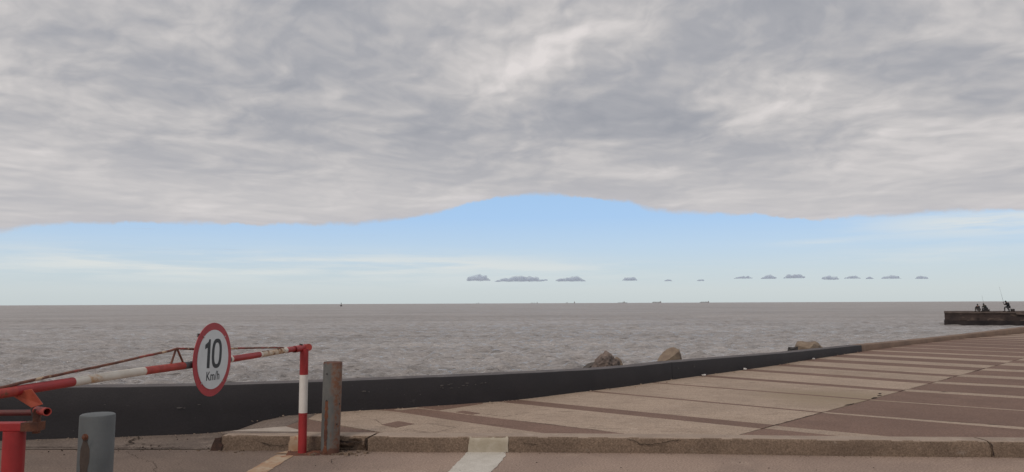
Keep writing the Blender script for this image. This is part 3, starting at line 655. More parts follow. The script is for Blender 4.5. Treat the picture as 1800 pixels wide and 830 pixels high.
# ------------------------------------------------------------------ sea
def sea():
    rs = [7.]
    while rs[-1] < 24: rs.append(rs[-1]*1.012)
    while rs[-1] < 330: rs.append(rs[-1]*1.003)
    while rs[-1] < 90000: rs.append(rs[-1]*1.03)
    az = np.radians(np.concatenate([np.linspace(-85, -42, 24), np.arange(-41.8, 42, .135), np.linspace(42.2, 80, 24)]))
    r = np.array(rs); A_, R_ = np.meshgrid(az, r); X = np.sin(A_)*R_; Y = np.cos(A_)*R_; Z = np.zeros_like(X)
    rng = np.random.RandomState(7)
    nw = 110
    for i in range(nw):
        L = .36*(3.4/.36)**(rng.rand()**1.5); k = 2*np.pi/L; a = (.027 if L < .9 else .018 if L < 1.5 else .0075)*L
        ang = R(6)+rng.randn()*.42     # swell runs towards the shore
        ph_ = rng.rand()*6.283; kk = (np.sin(ang)*k, -np.cos(ang)*k)
        s = kk[0]*X+kk[1]*Y+ph_
        fade = np.clip((L*100-R_)/(L*50), 0, 1)
        w_ = np.sin(s); Z += a*fade*(w_+.25*np.cos(2*s))
    Z -= 1.8
    n, m_ = X.shape
    V = np.stack([X.ravel(), Y.ravel(), Z.ravel()], 1).astype(np.float32)
    idx = np.arange(n*m_).reshape(n, m_)
    F = np.stack([idx[:-1, :-1], idx[:-1, 1:], idx[1:, 1:], idx[1:, :-1]], -1).reshape(-1, 4)
    me = bpy.data.meshes.new('sea'); me.vertices.add(len(V)); me.vertices.foreach_set('co', V.ravel())
    me.loops.add(F.size); me.loops.foreach_set('vertex_index', F.ravel().astype(np.int32))
    me.polygons.add(len(F)); me.polygons.foreach_set('loop_start', np.arange(0, F.size, 4, dtype=np.int32))
    me.polygons.foreach_set('loop_total', np.full(len(F), 4, dtype=np.int32)); me.update(calc_edges=True)
    me.polygons.foreach_set('use_smooth', [True]*len(F))
    if me.polygons[0].normal.z < 0: me.flip_normals()
    m = bpy.data.materials.new('muddy_sea_water'); m.use_nodes = True; T = NT(m.node_tree); b = T.n['Principled BSDF']
    pos = T.n.new('ShaderNodeNewGeometry').outputs['Position']
    pn = T.noise(T.vmath('MULTIPLY', pos, (.35, 1., 1.)), .03, 4, .6)
    T.put(b.inputs['Base Color'], T.mix(T.smooth(pn, .35, .65), (.312, .290, .281), (.368, .346, .337)))
    stk = T.noise(T.vmath('MULTIPLY', pos, (.22, 1., 1.)), .16, 6, .62); fl = T.noise(T.vmath('MULTIPLY', pos, (.28, 1., 1.)), 2.3, 5, .62)
    k_ = T.math('MULTIPLY', T.lin(stk, .3, .7, .82, 1.18), T.lin(fl, .3, .7, .78, 1.26))  # light and dark of the ripples painted into the water colour
    T.put(b.inputs['Base Color'], T.mix(1., b.inputs['Base Color'].links[0].from_socket, T.comb(k_, k_, k_), 'MULTIPLY'))
    b.inputs['Base Color'].links[0]
    b.inputs['Roughness'].default_value = .10; b.inputs['IOR'].default_value = 1.333; b.inputs['Specular IOR Level'].default_value = .5
    dist_ = T.vmath('LENGTH', T.vmath('MULTIPLY', pos, (1, 1, 0)))
    ln = [n_ for n_ in T.n if n_.type == 'VECT_MATH' and n_.operation == 'LENGTH'][0].outputs['Value']
    far_ = T.smooth(ln, 25., 200.)          # beyond this the ripples are finer than the mesh: broad, dull reflection off their faces
    T.put(b.inputs['Specular IOR Level'], T.lin(far_, 0, 1, .6, .24)); T.put(b.inputs['Roughness'], T.lin(far_, 0, 1, .07, .42))
    def bump(h, st, dist, nin=None):
        bn = T.n.new('ShaderNodeBump'); bn.inputs['Strength'].default_value = st; bn.inputs['Distance'].default_value = dist
        T.put(bn.inputs['Height'], h)
        if nin: T.l.new(nin, bn.inputs['Normal'])
        return bn.outputs[0]
    rot = T.n.new('ShaderNodeVectorRotate'); rot.rotation_type = 'Z_AXIS'; T.put(rot.inputs['Vector'], pos); rot.inputs['Angle'].default_value = R(-4)
    v1 = T.vmath('MULTIPLY', rot.outputs[0], (.38, 1., 1.))
    nb = bump(T.noise(v1, 4.2, 5, .65, .4), 1., .20)
    nb = bump(T.noise(v1, 1.3, 3, .6, .3), 1., .45, nb)
    nb = bump(T.noise(v1, .33, 3, .6, .3), 1., .45, nb)
    T.l.new(nb, b.inputs['Normal'])
    me.materials.append(m)
    o = bpy.data.objects.new('sea', me); C.objects.link(o); tag(o, kind='structure')
sea()

# ------------------------------------------------------------------ pier
pier = tag(empty('pier', (61, 103, -1.8)), 'dark stained concrete pier head standing in the water at the far right', 'pier')
pi_ = Matrix.Translation((-61, -103, 1.8))
a = Vector((60.5, 104.1, 0)); b = Vector((96, 92.5, 0)); t = (b-a).normalized(); nb_ = Vector((.50, .866, 0))
def pband(name, z0, z1, out, m, jag=.04, seed=0, endo=0):
    L = (b-a).length; n = 70; V = []; F = []
    for i in range(n+1):
        p = a+t*(L*i/n)
        if i == 0: p = p-t*endo
        for (o_, z) in ((-out, z0), (-out+.05, (z0+z1)/2), (-out, z1), (8+out, z1), (8+out, z0)):
            q = p+nb_*(o_+jag*fb(i*.6, z*2, seed)); V.append((q.x, q.y, z+jag*.6*fb(i*.5, z, seed+3)))
    for i in range(n):
        for j in range(5): c = i*5+j; e = i*5+(j+1) % 5; F.append((c, c+5, e+5, e))
    F.append(tuple(range(5))); F.append(tuple(n*5+j for j in range(5))[::-1])
    mb = MB(); mb.add(V, F); o = mb.go(name, m, pier); o.matrix_parent_inverse = pi_; return o
pband('cap', -.12, .12, .12, m_piercap, .03, 1, .05)
pband('wall', -1.15, -.12, .0, m_pier, .08, 2, 0)
pband('footing', -3.5, -1.15, .12, m_pierlow, .10, 3, .1)
for i in range(26):       # spalled blocks along the edge of the cap
    s_ = random.Random(i); p = a+t*(6+s_.random()*30)-nb_*(.14); mbk = MB(); mbk.box((p.x, p.y, -.12-s_.random()*.14), (.25+s_.random()*.5, .08, .05+s_.random()*.05), Matrix.Rotation(math.atan2(t.y, t.x), 3, 'Z'), .03)
    o = mbk.go('stone_block', m_piercap, pier); o.matrix_parent_inverse = pi_

# ------------------------------------------------------------------ anglers on the pier
def skinned(name, verts, edges, radii, m, parent, root=0):
    me = bpy.data.meshes.new(name); me.from_pydata(verts, edges, []); me.update(); me.materials.append(m)
    o = bpy.data.objects.new(name, me); C.objects.link(o); o.parent = parent
    md = o.modifiers.new('skin', 'SKIN'); md.use_smooth_shade = True
    for i, r_ in enumerate(radii):
        q = r_ if isinstance(r_, tuple) else (r_, r_); me.skin_vertices[0].data[i].radius = q
    me.skin_vertices[0].data[root].use_root = True
    s = o.modifiers.new('sub', 'SUBSURF'); s.levels = 1; s.render_levels = 2
    return o
def head(parent, c, f=1, hat=None):
    # head with nose, ears and brow; f = facing sign along x
    V = []; F = []; n = 14; k = 10
    for i in range(k+1):
        th_ = math.pi*i/k; z = math.cos(th_)*.125
        for j in range(n):
            q = 2*math.pi*j/n; rad = math.sin(th_)*.085*(1.0-.12*(z < -.03)*1)
            x = math.cos(q)*rad*1.15; y = math.sin(q)*rad*.92
            if abs(math.sin(q)) < .3 and math.cos(q)*f > 0 and -.04 < z < .02: x += .022*f
            if abs(math.cos(q)) < .3 and abs(z) < .04: y *= 1.16
            V.append((c[0]+x, c[1]+y, c[2]+z))
    for i in range(k):
        for j in range(n): F.append((i*n+j, i*n+(j+1) % n, (i+1)*n+(j+1) % n, (i+1)*n+j))
    return V, F
def person(loc, rotz, label, J, cols, hood=True, scale=1.):
    """J: joints. body is one continuous skinned mesh; clothes and hair are children shaped over it"""
    root = empty('person', loc, (0, 0, rotz)); root.scale = (scale,)*3; tag(root, label, 'person')
    pel, che, nec, hea = J['pel'], J['che'], J['nec'], J['hea']
    V = [pel, che, nec, hea]; E = [(0, 1), (1, 2), (2, 3)]; Rr = [(.15, .13), (.17, .13), .065, .10]
    for s in ('L', 'R'):
        i = len(V); V += [J['hip'+s], J['kne'+s], J['ank'+s], J['toe'+s]]; E += [(0, i), (i, i+1), (i+1, i+2), (i+2, i+3)]; Rr += [.10, .07, .05, .045]
        i = len(V); V += [J['sho'+s], J['elb'+s], J['wri'+s], J['han'+s]]; E += [(1, i), (i, i+1), (i+1, i+2), (i+2, i+3)]; Rr += [.065, .048, .032, .035]
    body = skinned('body', V, E, Rr, m_skin, root)
    hd = head(root, hea, J.get('face', -1)); h_ = mesh('face', hd[0], hd[1], m_skin, body, True)
    # fingers
    for s in ('L', 'R'):
        h = Vector(J['han'+s]); w_ = Vector(J['wri'+s]); dr = (h-w_).normalized(); sd = dr.cross(Vector((0, 0, 1))).normalized()
        mb = MB()
        for q in range(4):
            p = h+sd*(q-1.5)*.019; mb.tube([p, p+dr*(.04+.008*(q in (1, 2))), p+dr*.055+Vector((0, 0, -.03))], [.009, .008, .007], 6)
        mb.tube([w_+sd*.02, w_+sd*.045+dr*.03, w_+sd*.05+dr*.06], [.011, .01, .008], 6)
        mb.go('fingers', m_skin, body, smooth=True)
    # jacket
    Vj = [pel, ((pel[0]+che[0])/2, (pel[1]+che[1])/2, (pel[2]+che[2])/2), che, ((che[0]+nec[0])/2, (che[1]+nec[1])/2, (che[2]+nec[2])/2)]; Ej = [(0, 1), (1, 2), (2, 3)]; Rj = [(.20, .17), (.21, .18), (.22, .17), (.12, .12)]
    for s in ('L', 'R'):
        i = len(Vj); Vj += [J['sho'+s], J['elb'+s], J['wri'+s]]; Ej += [(2, i), (i, i+1), (i+1, i+2)]; Rj += [.10, .075, .055]
    skinned('jacket', Vj, Ej, Rj, cols[0], root)
    Vt = [pel]; Et = []; Rt = [(.19, .16)]
    for s in ('L', 'R'):
        i = len(Vt); Vt += [J['hip'+s], J['kne'+s], J['ank'+s]]; Et += [(0, i), (i, i+1), (i+1, i+2)]; Rt += [.12, .09, .07]
    skinned('trousers', Vt, Et, Rt, cols[1], root)
    mb = MB(); hc = Vector(hea)
    n = 14; VV = []; FF = []
    for i in range(7):
        th_ = math.pi*.68*i/6
        for j in range(n):
            q = 2*math.pi*j/n; VV.append((hc.x+math.sin(th_)*math.cos(q)*.115, hc.y+math.sin(th_)*math.sin(q)*.098, hc.z+math.cos(th_)*.145))
    for i in range(6):
        for j in range(n): FF.append((i*n+j, i*n+(j+1) % n, (i+1)*n+(j+1) % n, (i+1)*n+j))
    mb.add(VV, FF); mb.go('hood', cols[2], root, smooth=True)
    for s in ('L', 'R'):
        an = Vector(J['ank'+s]); to = Vector(J['toe'+s]); dr = (to-an); dr.z = 0; dr.normalize(); mb = MB()
        mb.box((an.x+dr.x*.07, an.y+dr.y*.07, .045), (.14, .05, .045), Matrix.Rotation(math.atan2(dr.y, dr.x), 3, 'Z')); mb.go('shoe', m_hat, root, bevel=.02)
    return root
sq = dict(pel=(.10, 0, .30), che=(-.02, 0, .62), nec=(-.08, 0, .80), hea=(-.12, 0, .93), face=-1,
  hipL=(.08, .12, .28), kneL=(-.30, .24, .46), ankL=(-.18, .26, .08), toeL=(-.32, .28, .04), hipR=(.08, -.12, .28), kneR=(-.30, -.24, .46), ankR=(-.16, -.26, .08), toeR=(-.3, -.28, .04),
  shoL=(-.03, .2, .70), elbL=(-.16, .28, .50), wriL=(-.36, .16, .50), hanL=(-.42, .10, .50), shoR=(-.03, -.2, .70), elbR=(-.16, -.28, .50), wriR=(-.36, -.16, .50), hanR=(-.42, -.08, .50))
def onp(px_, D=101., z=.135): return ((px_-900)/1300*D, D, z)
person(onp(1715, 101.6), R(-88), 'person in charcoal crouching, leftmost of three on the pier', sq, (m_jack1, m_trou, m_jack1), scale=.98)
sq2 = dict(sq); sq2.update(pel=(.12, 0, .42), che=(-.06, 0, .76), nec=(-.16, 0, .92), hea=(-.24, 0, 1.03), hipL=(.08, .12, .40), hipR=(.08, -.12, .40), kneL=(-.32, .2, .44), kneR=(-.32, -.2, .44), ankL=(-.26, .2, .08), ankR=(-.22, -.2, .08), shoL=(-.08, .2, .84), shoR=(-.08, -.2, .84), elbL=(-.24, .26, .62), elbR=(-.24, -.26, .62), wriL=(-.44, .1, .62), wriR=(-.42, -.1, .62), hanL=(-.5, .06, .63), hanR=(-.48, -.06, .63))
bx_ = onp(1728, 100.9)
o = MB(); o.box((0, 0, .13), (.40, .22, .13)); o = o.go('tackle_box', m_box, bevel=.02); o.location = bx_
mb = MB(); mb.box((0, 0, .275), (.41, .23, .015)); q_ = mb.go('lid', m_box, o)
tag(o, 'low dark box that the middle angler sits on', 'box')
person((bx_[0]-.05, bx_[1], bx_[2]), R(6), 'person sitting hunched on a low box, middle of three on the pier', sq2, (m_jack2, m_trou2, m_jack2), scale=.95)
st3 = dict(pel=(.16, 0, .62), che=(.10, 0, 1.02), nec=(-.06, 0, 1.22), hea=(-.19, 0, 1.32), face=-1,
  hipL=(.12, .13, .60), kneL=(-.24, .18, .58), ankL=(-.26, .18, .08), toeL=(-.4, .18, .04), hipR=(.12, -.13, .60), kneR=(-.14, -.2, .50), ankR=(.12, -.2, .08), toeR=(-.03, -.2, .04),
  shoL=(.02, .2, 1.13), elbL=(-.16, .26, .88), wriL=(-.34, .1, 1.0), hanL=(-.40, .05, 1.03), shoR=(.02, -.2, 1.13), elbR=(-.14, -.26, .86), wriR=(-.34, -.1, .94), hanR=(-.40, -.05, .96))
p3 = onp(1766, 100.); person(p3, 0, 'person in black leaning forward with a fishing rod, rightmost on the pier', st3, (m_jack3, m_trou2, m_jack3))
st = empty('folding_stool', (p3[0]+.2, p3[1], p3[2])); tag(st, 'small folding stool under the rightmost angler', 'stool')
mb = MB(); mb.box((0, 0, .47), (.18, .18, .02)); mb.go('seat', m_box, st, bevel=.008)
for sx in (-1, 1):
    for sy in (-1, 1):
        mb = MB(); mb.tube([(sx*.15, sy*.15, .46), (-sx*.15, sy*.16, .0)], .012, 8); mb.go('leg', m_darkmetal, st)
bo = empty('bucket', (p3[0]+.62, p3[1]-.1, p3[2])); tag(bo, 'dark square bait bucket standing behind the rightmost angler', 'bucket')
mb = MB(); mb.box((0, 0, .17), (.19, .16, .17), None, .012); mb.go('tub', m_box, bo, bevel=.02)
mb = MB(); mb.tube([(-.17, 0, .3), (-.15, 0, .37), (0, 0, .40), (.15, 0, .37), (.17, 0, .3)], .008, 6); mb.go('handle', m_rodm, bo)
def frod(base, tip, label):
    r_ = empty('fishing_rod', base); tag(r_, label, 'fishing rod'); v = Vector(tip)-Vector(base)
    mb = MB(); mb.tube([v*0, v*.25, v*.6, v], [.016, .012, .009, .006], 8); mb.go('blank', m_rodm, r_)
    mb = MB(); mb.tube([v*-.04, v*.1], .03, 8); mb.go('grip', m_box, r_)
    mb = MB(); mb.tube([v*.12+Vector((-.03, 0, 0)), v*.12+Vector((-.10, 0, 0))], .04, 10); mb.go('reel', m_darkmetal, r_)
frod((p3[0]-.42, p3[1], p3[2]+.95), (p3[0]-.78, p3[1]+.2, p3[2]+3.35), 'long thin fishing rod held upright by the rightmost angler in black')
frod((bx_[0]-.02, bx_[1]+.3, bx_[2]+.6), (bx_[0]+.12, bx_[1]+.8, bx_[2]+2.2), 'thin fishing rod standing upright by the middle angler on the low box')

# ------------------------------------------------------------------ buoy and ships
bu = empty('buoy', (-249, 1081, -1.8)); tag(bu, 'small dark channel buoy with a mast, alone on the water at left centre', 'buoy')
mb = MB(); mb.tube([(0, 0, -.5), (0, 0, .2), (0, 0, 1.2), (0, 0, 1.5)], [1.1, 1.5, 1.5, 1.0], 16); mb.go('float', m_buoy, bu)
mb = MB()
for k in range(4):
    q = k*math.pi/2+.4; mb.tube([(math.cos(q)*.8, math.sin(q)*.8, 1.4), (math.cos(q)*.25, math.sin(q)*.25, 4.6)], .10, 6)
mb.go('lattice_mast', m_buoy, bu)
mb = MB(); mb.tube([(0, 0, 4.4), (0, 0, 5.0), (0, 0, 5.4)], [.35, .35, .12], 10); mb.go('lantern', m_buoy, bu)
def ship(px_, L, hh, bridge, cranes, label, D=12000., flip=1, bz=14, m1=m_ship, m2=m_ship2):
    r_ = empty('cargo_ship', ((px_-900)/1300*D, D, -1.8)); tag(r_, label, 'ship', 'ships on the horizon')
    mb = MB(); h = L/2
    mb.prism([(-h, hh*1.1), (-h*.93, 0), (h*.95, 0), (h, hh), (h*.7, hh), (-h*.8, hh*.9)], Vector((0, 1, 0)), Vector((flip, 0, 0)), Vector((0, 0, 1)), Vector((0, -10, 0)), 20); mb.go('hull', m1, r_)
    if bridge is not None:
        mb = MB(); mb.box((bridge*h*flip, 0, hh+bz/2), (L*.045, 8, bz/2)); mb.box((bridge*h*flip, 0, hh+bz*1.2), (L*.018, 3, bz*.3)); mb.go('bridge', m2, r_)
    for c in cranes:
        mb = MB(); mb.box((c*h*flip, 0, hh+6), (L*.016, 3, 7)); mb.tube([(c*h*flip, 0, hh+12), (c*h*flip+L*.05, 0, hh+8)], 1.2, 6); mb.go('deck_crane', m1, r_)
    return r_
ship(1093, 155, 8, .35, [.1], 'long low ship with humped middle on the horizon, leftmost of the three clearest ships')
ship(1153, 145, 10, .85, [-.8, -.55, -.3, 0, .3, .6], 'cargo ship with many deck cranes on the horizon, middle of the three clearest ships')
ship(1236.5, 150, 9, .85, [-.7, -.35, -.1, .25, .5], 'cargo ship with deck cranes on the horizon, rightmost ship')
ship(1002, 160, 3, .8, [-.85, -.6], 'faint hull-down ship with a tall bridge on the horizon, under the third grey cloud', bz=18)
ship(938, 130, 3, .8, [-.6, -.3, .1], 'faint hull-down ship on the horizon, under the long grey cloud', bz=13)
ship(839, 60, 3, .6, [-.5], 'tiny faint ship on the horizon, leftmost of all the ships', bz=12)

# ------------------------------------------------------------------ small clouds low over the horizon
mc = bpy.data.materials.new('cloud_vapour'); mc.use_nodes = True; T = NT(mc.node_tree); b_ = T.n['Principled BSDF']

lw = T.n.new('ShaderNodeLayerWeight'); lw.inputs['Blend'].default_value = .5
T.n.remove(b_); df = T.n.new('ShaderNodeBsdfDiffuse'); tl = T.n.new('ShaderNodeBsdfTranslucent'); tp = T.n.new('ShaderNodeBsdfTransparent')
for q_ in (df, tl): q_.inputs[0].default_value = (.62, .70, .86, 1)
mx = T.n.new('ShaderNodeMixShader'); mx.inputs[0].default_value = .5; T.l.new(df.outputs[0], mx.inputs[1]); T.l.new(tl.outputs[0], mx.inputs[2])
mx2 = T.n.new('ShaderNodeMixShader'); T.put(mx2.inputs[0], T.math('MULTIPLY', T.smooth(lw.outputs['Facing'], .98, .1), .58)); T.l.new(tp.outputs[0], mx2.inputs[1]); T.l.new(mx.outputs[0], mx2.inputs[2])
T.l.new(mx2.outputs[0], [n_ for n_ in T.n if n_.type == 'OUTPUT_MATERIAL'][0].inputs[0])
def cloud(cx, cy, w_, h_, label, seed):
    D = 25000.; s = D/1300; rnd = random.Random(seed); bm = bmesh.new()
    W_ = w_*s; H_ = h_*s*1.45; nb = max(4, int(w_/h_*2.4))
    for i in range(nb):
        t_ = (i+.5)/nb*2-1; env = max(.25, (1-t_*t_)**.7)*(.6+.5*rnd.random())
        rad = H_*.5*env
        mtx = Matrix.Translation((t_*W_*.5*.94, rnd.uniform(-1, 1)*H_*.3, rad*.55))@Matrix.Diagonal((max(1.3, 2.0*W_/nb/(2*rad)), 1.4, .95, 1)).to_4x4()@Matrix.Scale(rad, 4)
        bmesh.ops.create_icosphere(bm, subdivisions=3, radius=1, matrix=mtx)
    for v in bm.verts:
        c = v.co; q = fb(c.x/H_*1.6+seed, c.y/H_*1.6, c.z/H_*2, 5); v.co.z += q*H_*.16; v.co.x += q*H_*.18
        if v.co.z < 0: v.co.z *= .35
    for f in bm.faces: f.smooth = True
    me = bpy.data.meshes.new('cloud'); bm.to_mesh(me); bm.free(); me.materials.append(mc)
    o = bpy.data.objects.new('cloud', me); C.objects.link(o)
    rm = o.modifiers.new('merge', 'REMESH'); rm.mode = 'VOXEL'; rm.voxel_size = H_/9; rm.use_smooth_shade = True
    hz = 537.5-.0041*cx; o.location = ((cx-900)*s, D, (hz-(cy+h_/2))*s+1.5)
    tag(o, label, 'cloud', 'small grey clouds in a row low over the horizon')
cl = [(840, 489, 44, 11, 'small grey cloud with a rounded top, leftmost of the row over the horizon'), (915, 491, 95, 9.5, 'longest grey cloud of the row over the horizon'), (1002, 491, 57, 9, 'grey cloud with a bump at its left end, third from left in the row'),
  (1106, 491, 26, 6.5, 'small isolated grey cloud over the low ship, fourth from left in the row'), (1174, 493.5, 15, 3.2, 'tiny flat cloud, fifth from left in the row'), (1231, 493, 14, 3.5, 'tiny flat cloud over the rightmost ship'),
  (1306, 488, 32, 5, 'thin flat grey cloud, seventh from left in the row'), (1350, 488, 27, 6, 'small grey cloud left of the peaked one, eighth from left in the row'), (1395, 486, 35, 8, 'grey cloud with a smooth central peak, right half of the row'), (1458, 488, 34, 9, 'lumpy grey cloud right of the smooth peaked one'),
  (1497, 488, 30, 5, 'thin grey cloud just right of the lumpy one'), (1528, 489.5, 14, 3.5, 'tiny cloud scrap between two thin clouds at right'), (1566, 488, 38, 5.5, 'long thin sloping cloud near the right end of the row'), (1619, 488.5, 22, 5, 'small cloud at the right end of the row, left of the pier people')]
for i, c in enumerate(cl): cloud(*c, seed=i*3+1)

# ------------------------------------------------------------------ barrier
BD = Vector((.12421, .99226, 0)); BP = Vector((-2.6008, 4.1018, 0)); BN = Vector((.99226, -.12421, 0)); BZ = 1.052
def bp(s, z=BZ, n=0): p = BP+BD*s+BN*n; return Vector((p.x, p.y, z))
hp = Vector((-2.682, 4.06, 0))
post = empty('hinge_post', hp); tag(post, 'thick red steel hinge post with a crossbar at the lower left corner', 'post')
mb = MB(); mb.tube([(0, 0, 0), (0, 0, .829)], .0535, 28); mb.go('post', m_red, post, smooth=True)
mb = MB(); mb.box((-.12, 0, .851), (.26, .035, .021)); mb.go('crossbar', m_red, post, bevel=.004)
mb = MB(); mb.box((.118, -.003, .878), (.016, .012, .064)); mb.go('lug', m_rust, post, bevel=.003)
mb = MB(); mb.box((-.32, -.003, .87), (.017, .012, .068)); mb.go('lug', m_rust, post, bevel=.003)
mb = MB(); mb.box((.097, .0, .8515), (.044, .0365, .0225)); mb.go('rusty_end', m_rust, post)
mb = MB(); mb.box((-.0, 0, .006), (.12, .12, .006)); mb.go('base_plate', m_rust, post)

gate = empty('barrier_boom', bp(0, 0)); tag(gate, 'red and white striped steel barrier boom braced by a rusty truss rod', 'barrier')
gi = Matrix.Translation(-bp(0, 0))
def gp(o, label=None):
    o.matrix_parent_inverse = gi
    if label: o['label'] = label
    return o
def sec(s0, s1, m, label, r=.0272, n=24, inner=False):
    k = max(2, int((s1-s0)/.15)); mb = MB()
    mb.tube([bp(s0+(s1-s0)*i/k, BZ+.004*math.sin(2.2*(s0+(s1-s0)*i/k))) for i in range(k+1)], r, n, True)
    return gp(mb.go('boom_section', m, gate, smooth=True), label)
sec(-.95, -.16, m_redworn, 'rusted end of the boom')
sec(-.16, .271, m_red, 'red section nearest the hinge'); sec(.271, .945, m_whitep, 'long white section with rust stains'); sec(.945, 1.417, m_redworn, 'red section under the strut')
sec(1.417, 2.09, m_greyp, 'dark grey section behind the sign'); sec(2.09, 2.125, m_whitep, 'narrow white band'); sec(2.125, 2.625, m_red, 'red section right of the sign'); sec(2.625, 2.66, m_whitep, 'narrow white band')
sec(2.66, 3.12, m_rustwhite, 'peeling white section gone to rust'); sec(3.12, 3.19, m_whitep, 'cream end of the peeling section'); sec(3.19, 3.62, m_red, 'red section at the post')
# truss rod
rodp = [(-.60, 1.055), (-.252, 1.077), (-.132, 1.088), (.134, 1.105), (.405, 1.119), (.698, 1.136), (.948, 1.155), (1.249, 1.172), (1.324, 1.183), (1.539, 1.166), (2.106, 1.136), (2.6, 1.112), (3.104, 1.085), (3.14, 1.078)]
fine = []
for (a0, z0_), (a1_, z1_) in zip(rodp, rodp[1:]):
    n = max(1, int((a1_-a0)/.05))
    for k in range(n): s_ = a0+(a1_-a0)*k/n; fine.append(bp(s_, z0_+(z1_-z0_)*k/n+.0022*fb(s_*9, 1), .003*fb(s_*7, 5)))
fine.append(bp(*rodp[-1]))
mb = MB(); mb.tube(fine, .0082, 10); gp(mb.go('truss_rod', m_rustrod, gate, smooth=True))
mb = MB(); mb.tube([bp(1.262, 1.078), bp(1.318, 1.182)], .0075, 10); gp(mb.go('strut', m_rustrod, gate, smooth=True))
mb = MB(); mb.tube([bp(1.412, 1.078), bp(1.330, 1.182)], .0075, 10); gp(mb.go('strut', m_rustrod, gate, smooth=True))
# gusset, sleeve and axle of the hinge
def atp(px_, py_, D): v_ = ((px_-900)/1300, (415-py_)/1300); dr = d+rr*v_[0]+uu*v_[1]; t_ = D/dr.y; return Vector((dr.x*t_, D, 1.5+dr.z*t_))
g4 = [atp(15, 692, 3.96), atp(55, 684, 3.98), atp(75, 711, 4.0), atp(55, 717, 3.98)]
mb = MB(); mb.add([g4[0], g4[1], g4[2], g4[3]]+[p+Vector((-.004, .012, 0)) for p in g4], [(0, 1, 2, 3), (7, 6, 5, 4), (0, 4, 5, 1), (1, 5, 6, 2), (2, 6, 7, 3), (3, 7, 4, 0)])
gp(mb.go('gusset_plate', m_orange, gate, bevel=.002))
s0_, s1_ = atp(65, 721.5, 4.10), atp(83, 724, 3.99); dd_ = (s1_-s0_).normalized()
mb = MB(); mb.tube([s0_, s1_], .0215, 24, False); mb.tube([s0_+dd_*.01, s1_], .0165, 24, False)
k0 = 0
V = []; F = []
ax = dd_.cross(Vector((0, 0, 1))).normalized(); ay = dd_.cross(ax)
for i in range(24):
    q = 2*math.pi*i/24; V += [s1_+(ax*math.cos(q)+ay*math.sin(q))*.0215, s1_+(ax*math.cos(q)+ay*math.sin(q))*.0165]
for i in range(24): F.append((2*i, 2*((i+1) % 24), 2*((i+1) % 24)+1, 2*i+1))
mb.add(V, F); gp(mb.go('hinge_sleeve', m_redworn, gate, smooth=True))
mb = MB(); mb.tube([s0_+dd_*.004, s0_+dd_*.010], .0166, 16); gp(mb.go('axle_stub', m_darkmetal, gate))
mb = MB(); mb.tube([atp(62, 725.5, 4.14), atp(-60, 726.5, 4.14), atp(-150, 727, 4.14)], .0165, 16); gp(mb.go('axle', mat('dark_red_paint', (.15, .022, .022), .6, (.09, .025, .022), 12., .2, 60), gate, smooth=True))
mb = MB(); mb.tube([atp(58, 716, 4.1), atp(62, 738, 4.1)], .014, 10); gp(mb.go('pivot_bolt', m_darkmetal, gate))

rp = Vector((-2.125, 7.625, 0)); rest = empty('rest_post', rp); tag(rest, 'slim red and white banded post that holds the far end of the boom', 'post')
def rsec(z0_, z1_, m, label): mb = MB(); mb.tube([(0, 0, z0_), (0, 0, z1_)], .0425, 28); o = mb.go('post_section', m, rest, smooth=True); o['label'] = label
rsec(.006, .405, m_red, 'red lower section'); rsec(.405, .785, m_whiteclean, 'white middle section'); rsec(.785, 1.045, m_red, 'red upper section')
mb = MB(); mb.tube([(-.052, -.18, 1.052), (-.022, .10, 1.052)], .0335, 24, False); mb.tube([(-.022, .06, 1.052), (-.014, .16, 1.052)], .036, 24, True); mb.go('cradle', m_red, rest, smooth=True)
mb = MB(); mb.tube([(-.008, .10, 1.05), (.03, .06, 1.058)], .036, 20); mb.go('end_cap', m_redworn, rest, smooth=True)
mb = MB(); mb.tube([(-.035, -.02, 1.07), (-.03, -.015, 1.096)], .018, 10); mb.go('bolt', m_darkmetal, rest, smooth=True)
mb = MB(); mb.box((.02, -.02, .006), (.165, .085, .007), Matrix.Rotation(.08, 3, 'Z'), .012); mb.go('base_plate', m_rust, rest)

# ------------------------------------------------------------------ speed sign
sign = empty('speed_limit_sign', bp(1.745, 1.075, .05)); tag(sign, 'round 10 Km/h speed limit sign with a red rim fixed to the barrier boom', 'sign')
sign.matrix_world = Matrix((( BD.x, 0, BN.x, 0), (BD.y, 0, BN.y, 0), (0, 1, 0, 0), (0, 0, 0, 1)))
sign.matrix_world = Matrix.Translation(bp(1.745, 1.075, .05)) @ sign.matrix_world @ Matrix.Rotation(R(-2.2), 4, 'Z')
def disc(name, r, z0_, z1_, m, n=72, rim=0):
    mb = MB(); mb.tube([(0, 0, z0_), (0, 0, z1_)], r, n); return mb.go(name, m, sign, bevel=0)
disc('rim', .283, -.004, 0, m_signred); disc('face', .228, 0, .004, m_signwhite)
def flat(name, polys, m, z0_=.004, t_=.0012):
    mb = MB()
    for p in polys: mb.prism(p, Vector((0, 0, 1)), Vector((1, 0, 0)), Vector((0, 1, 0)), Vector((0, 0, z0_)), t_)
    return mb.go(name, m, sign)
flat('digit_one', [[(-.055, -.065), (-.055, .155), (-.078, .155), (-.086, .136), (-.130, .114), (-.130, .080), (-.102, .090), (-.094, .088), (-.094, -.065)]], m_signblack)
ring = MB(); V = []; F = []; n = 48
for i in range(n):
    q = 2*math.pi*i/n; c_, s_ = math.cos(q), math.sin(q); e = .62
    f = lambda v, a_: math.copysign(abs(v)**a_, v)
    for z_ in (.004, .0052):
        V.append((.046+.074*f(c_, .8), .045+.114*f(s_, .72), z_)); V.append((.046+.039*f(c_, .8), .045+.084*f(s_, .72), z_))
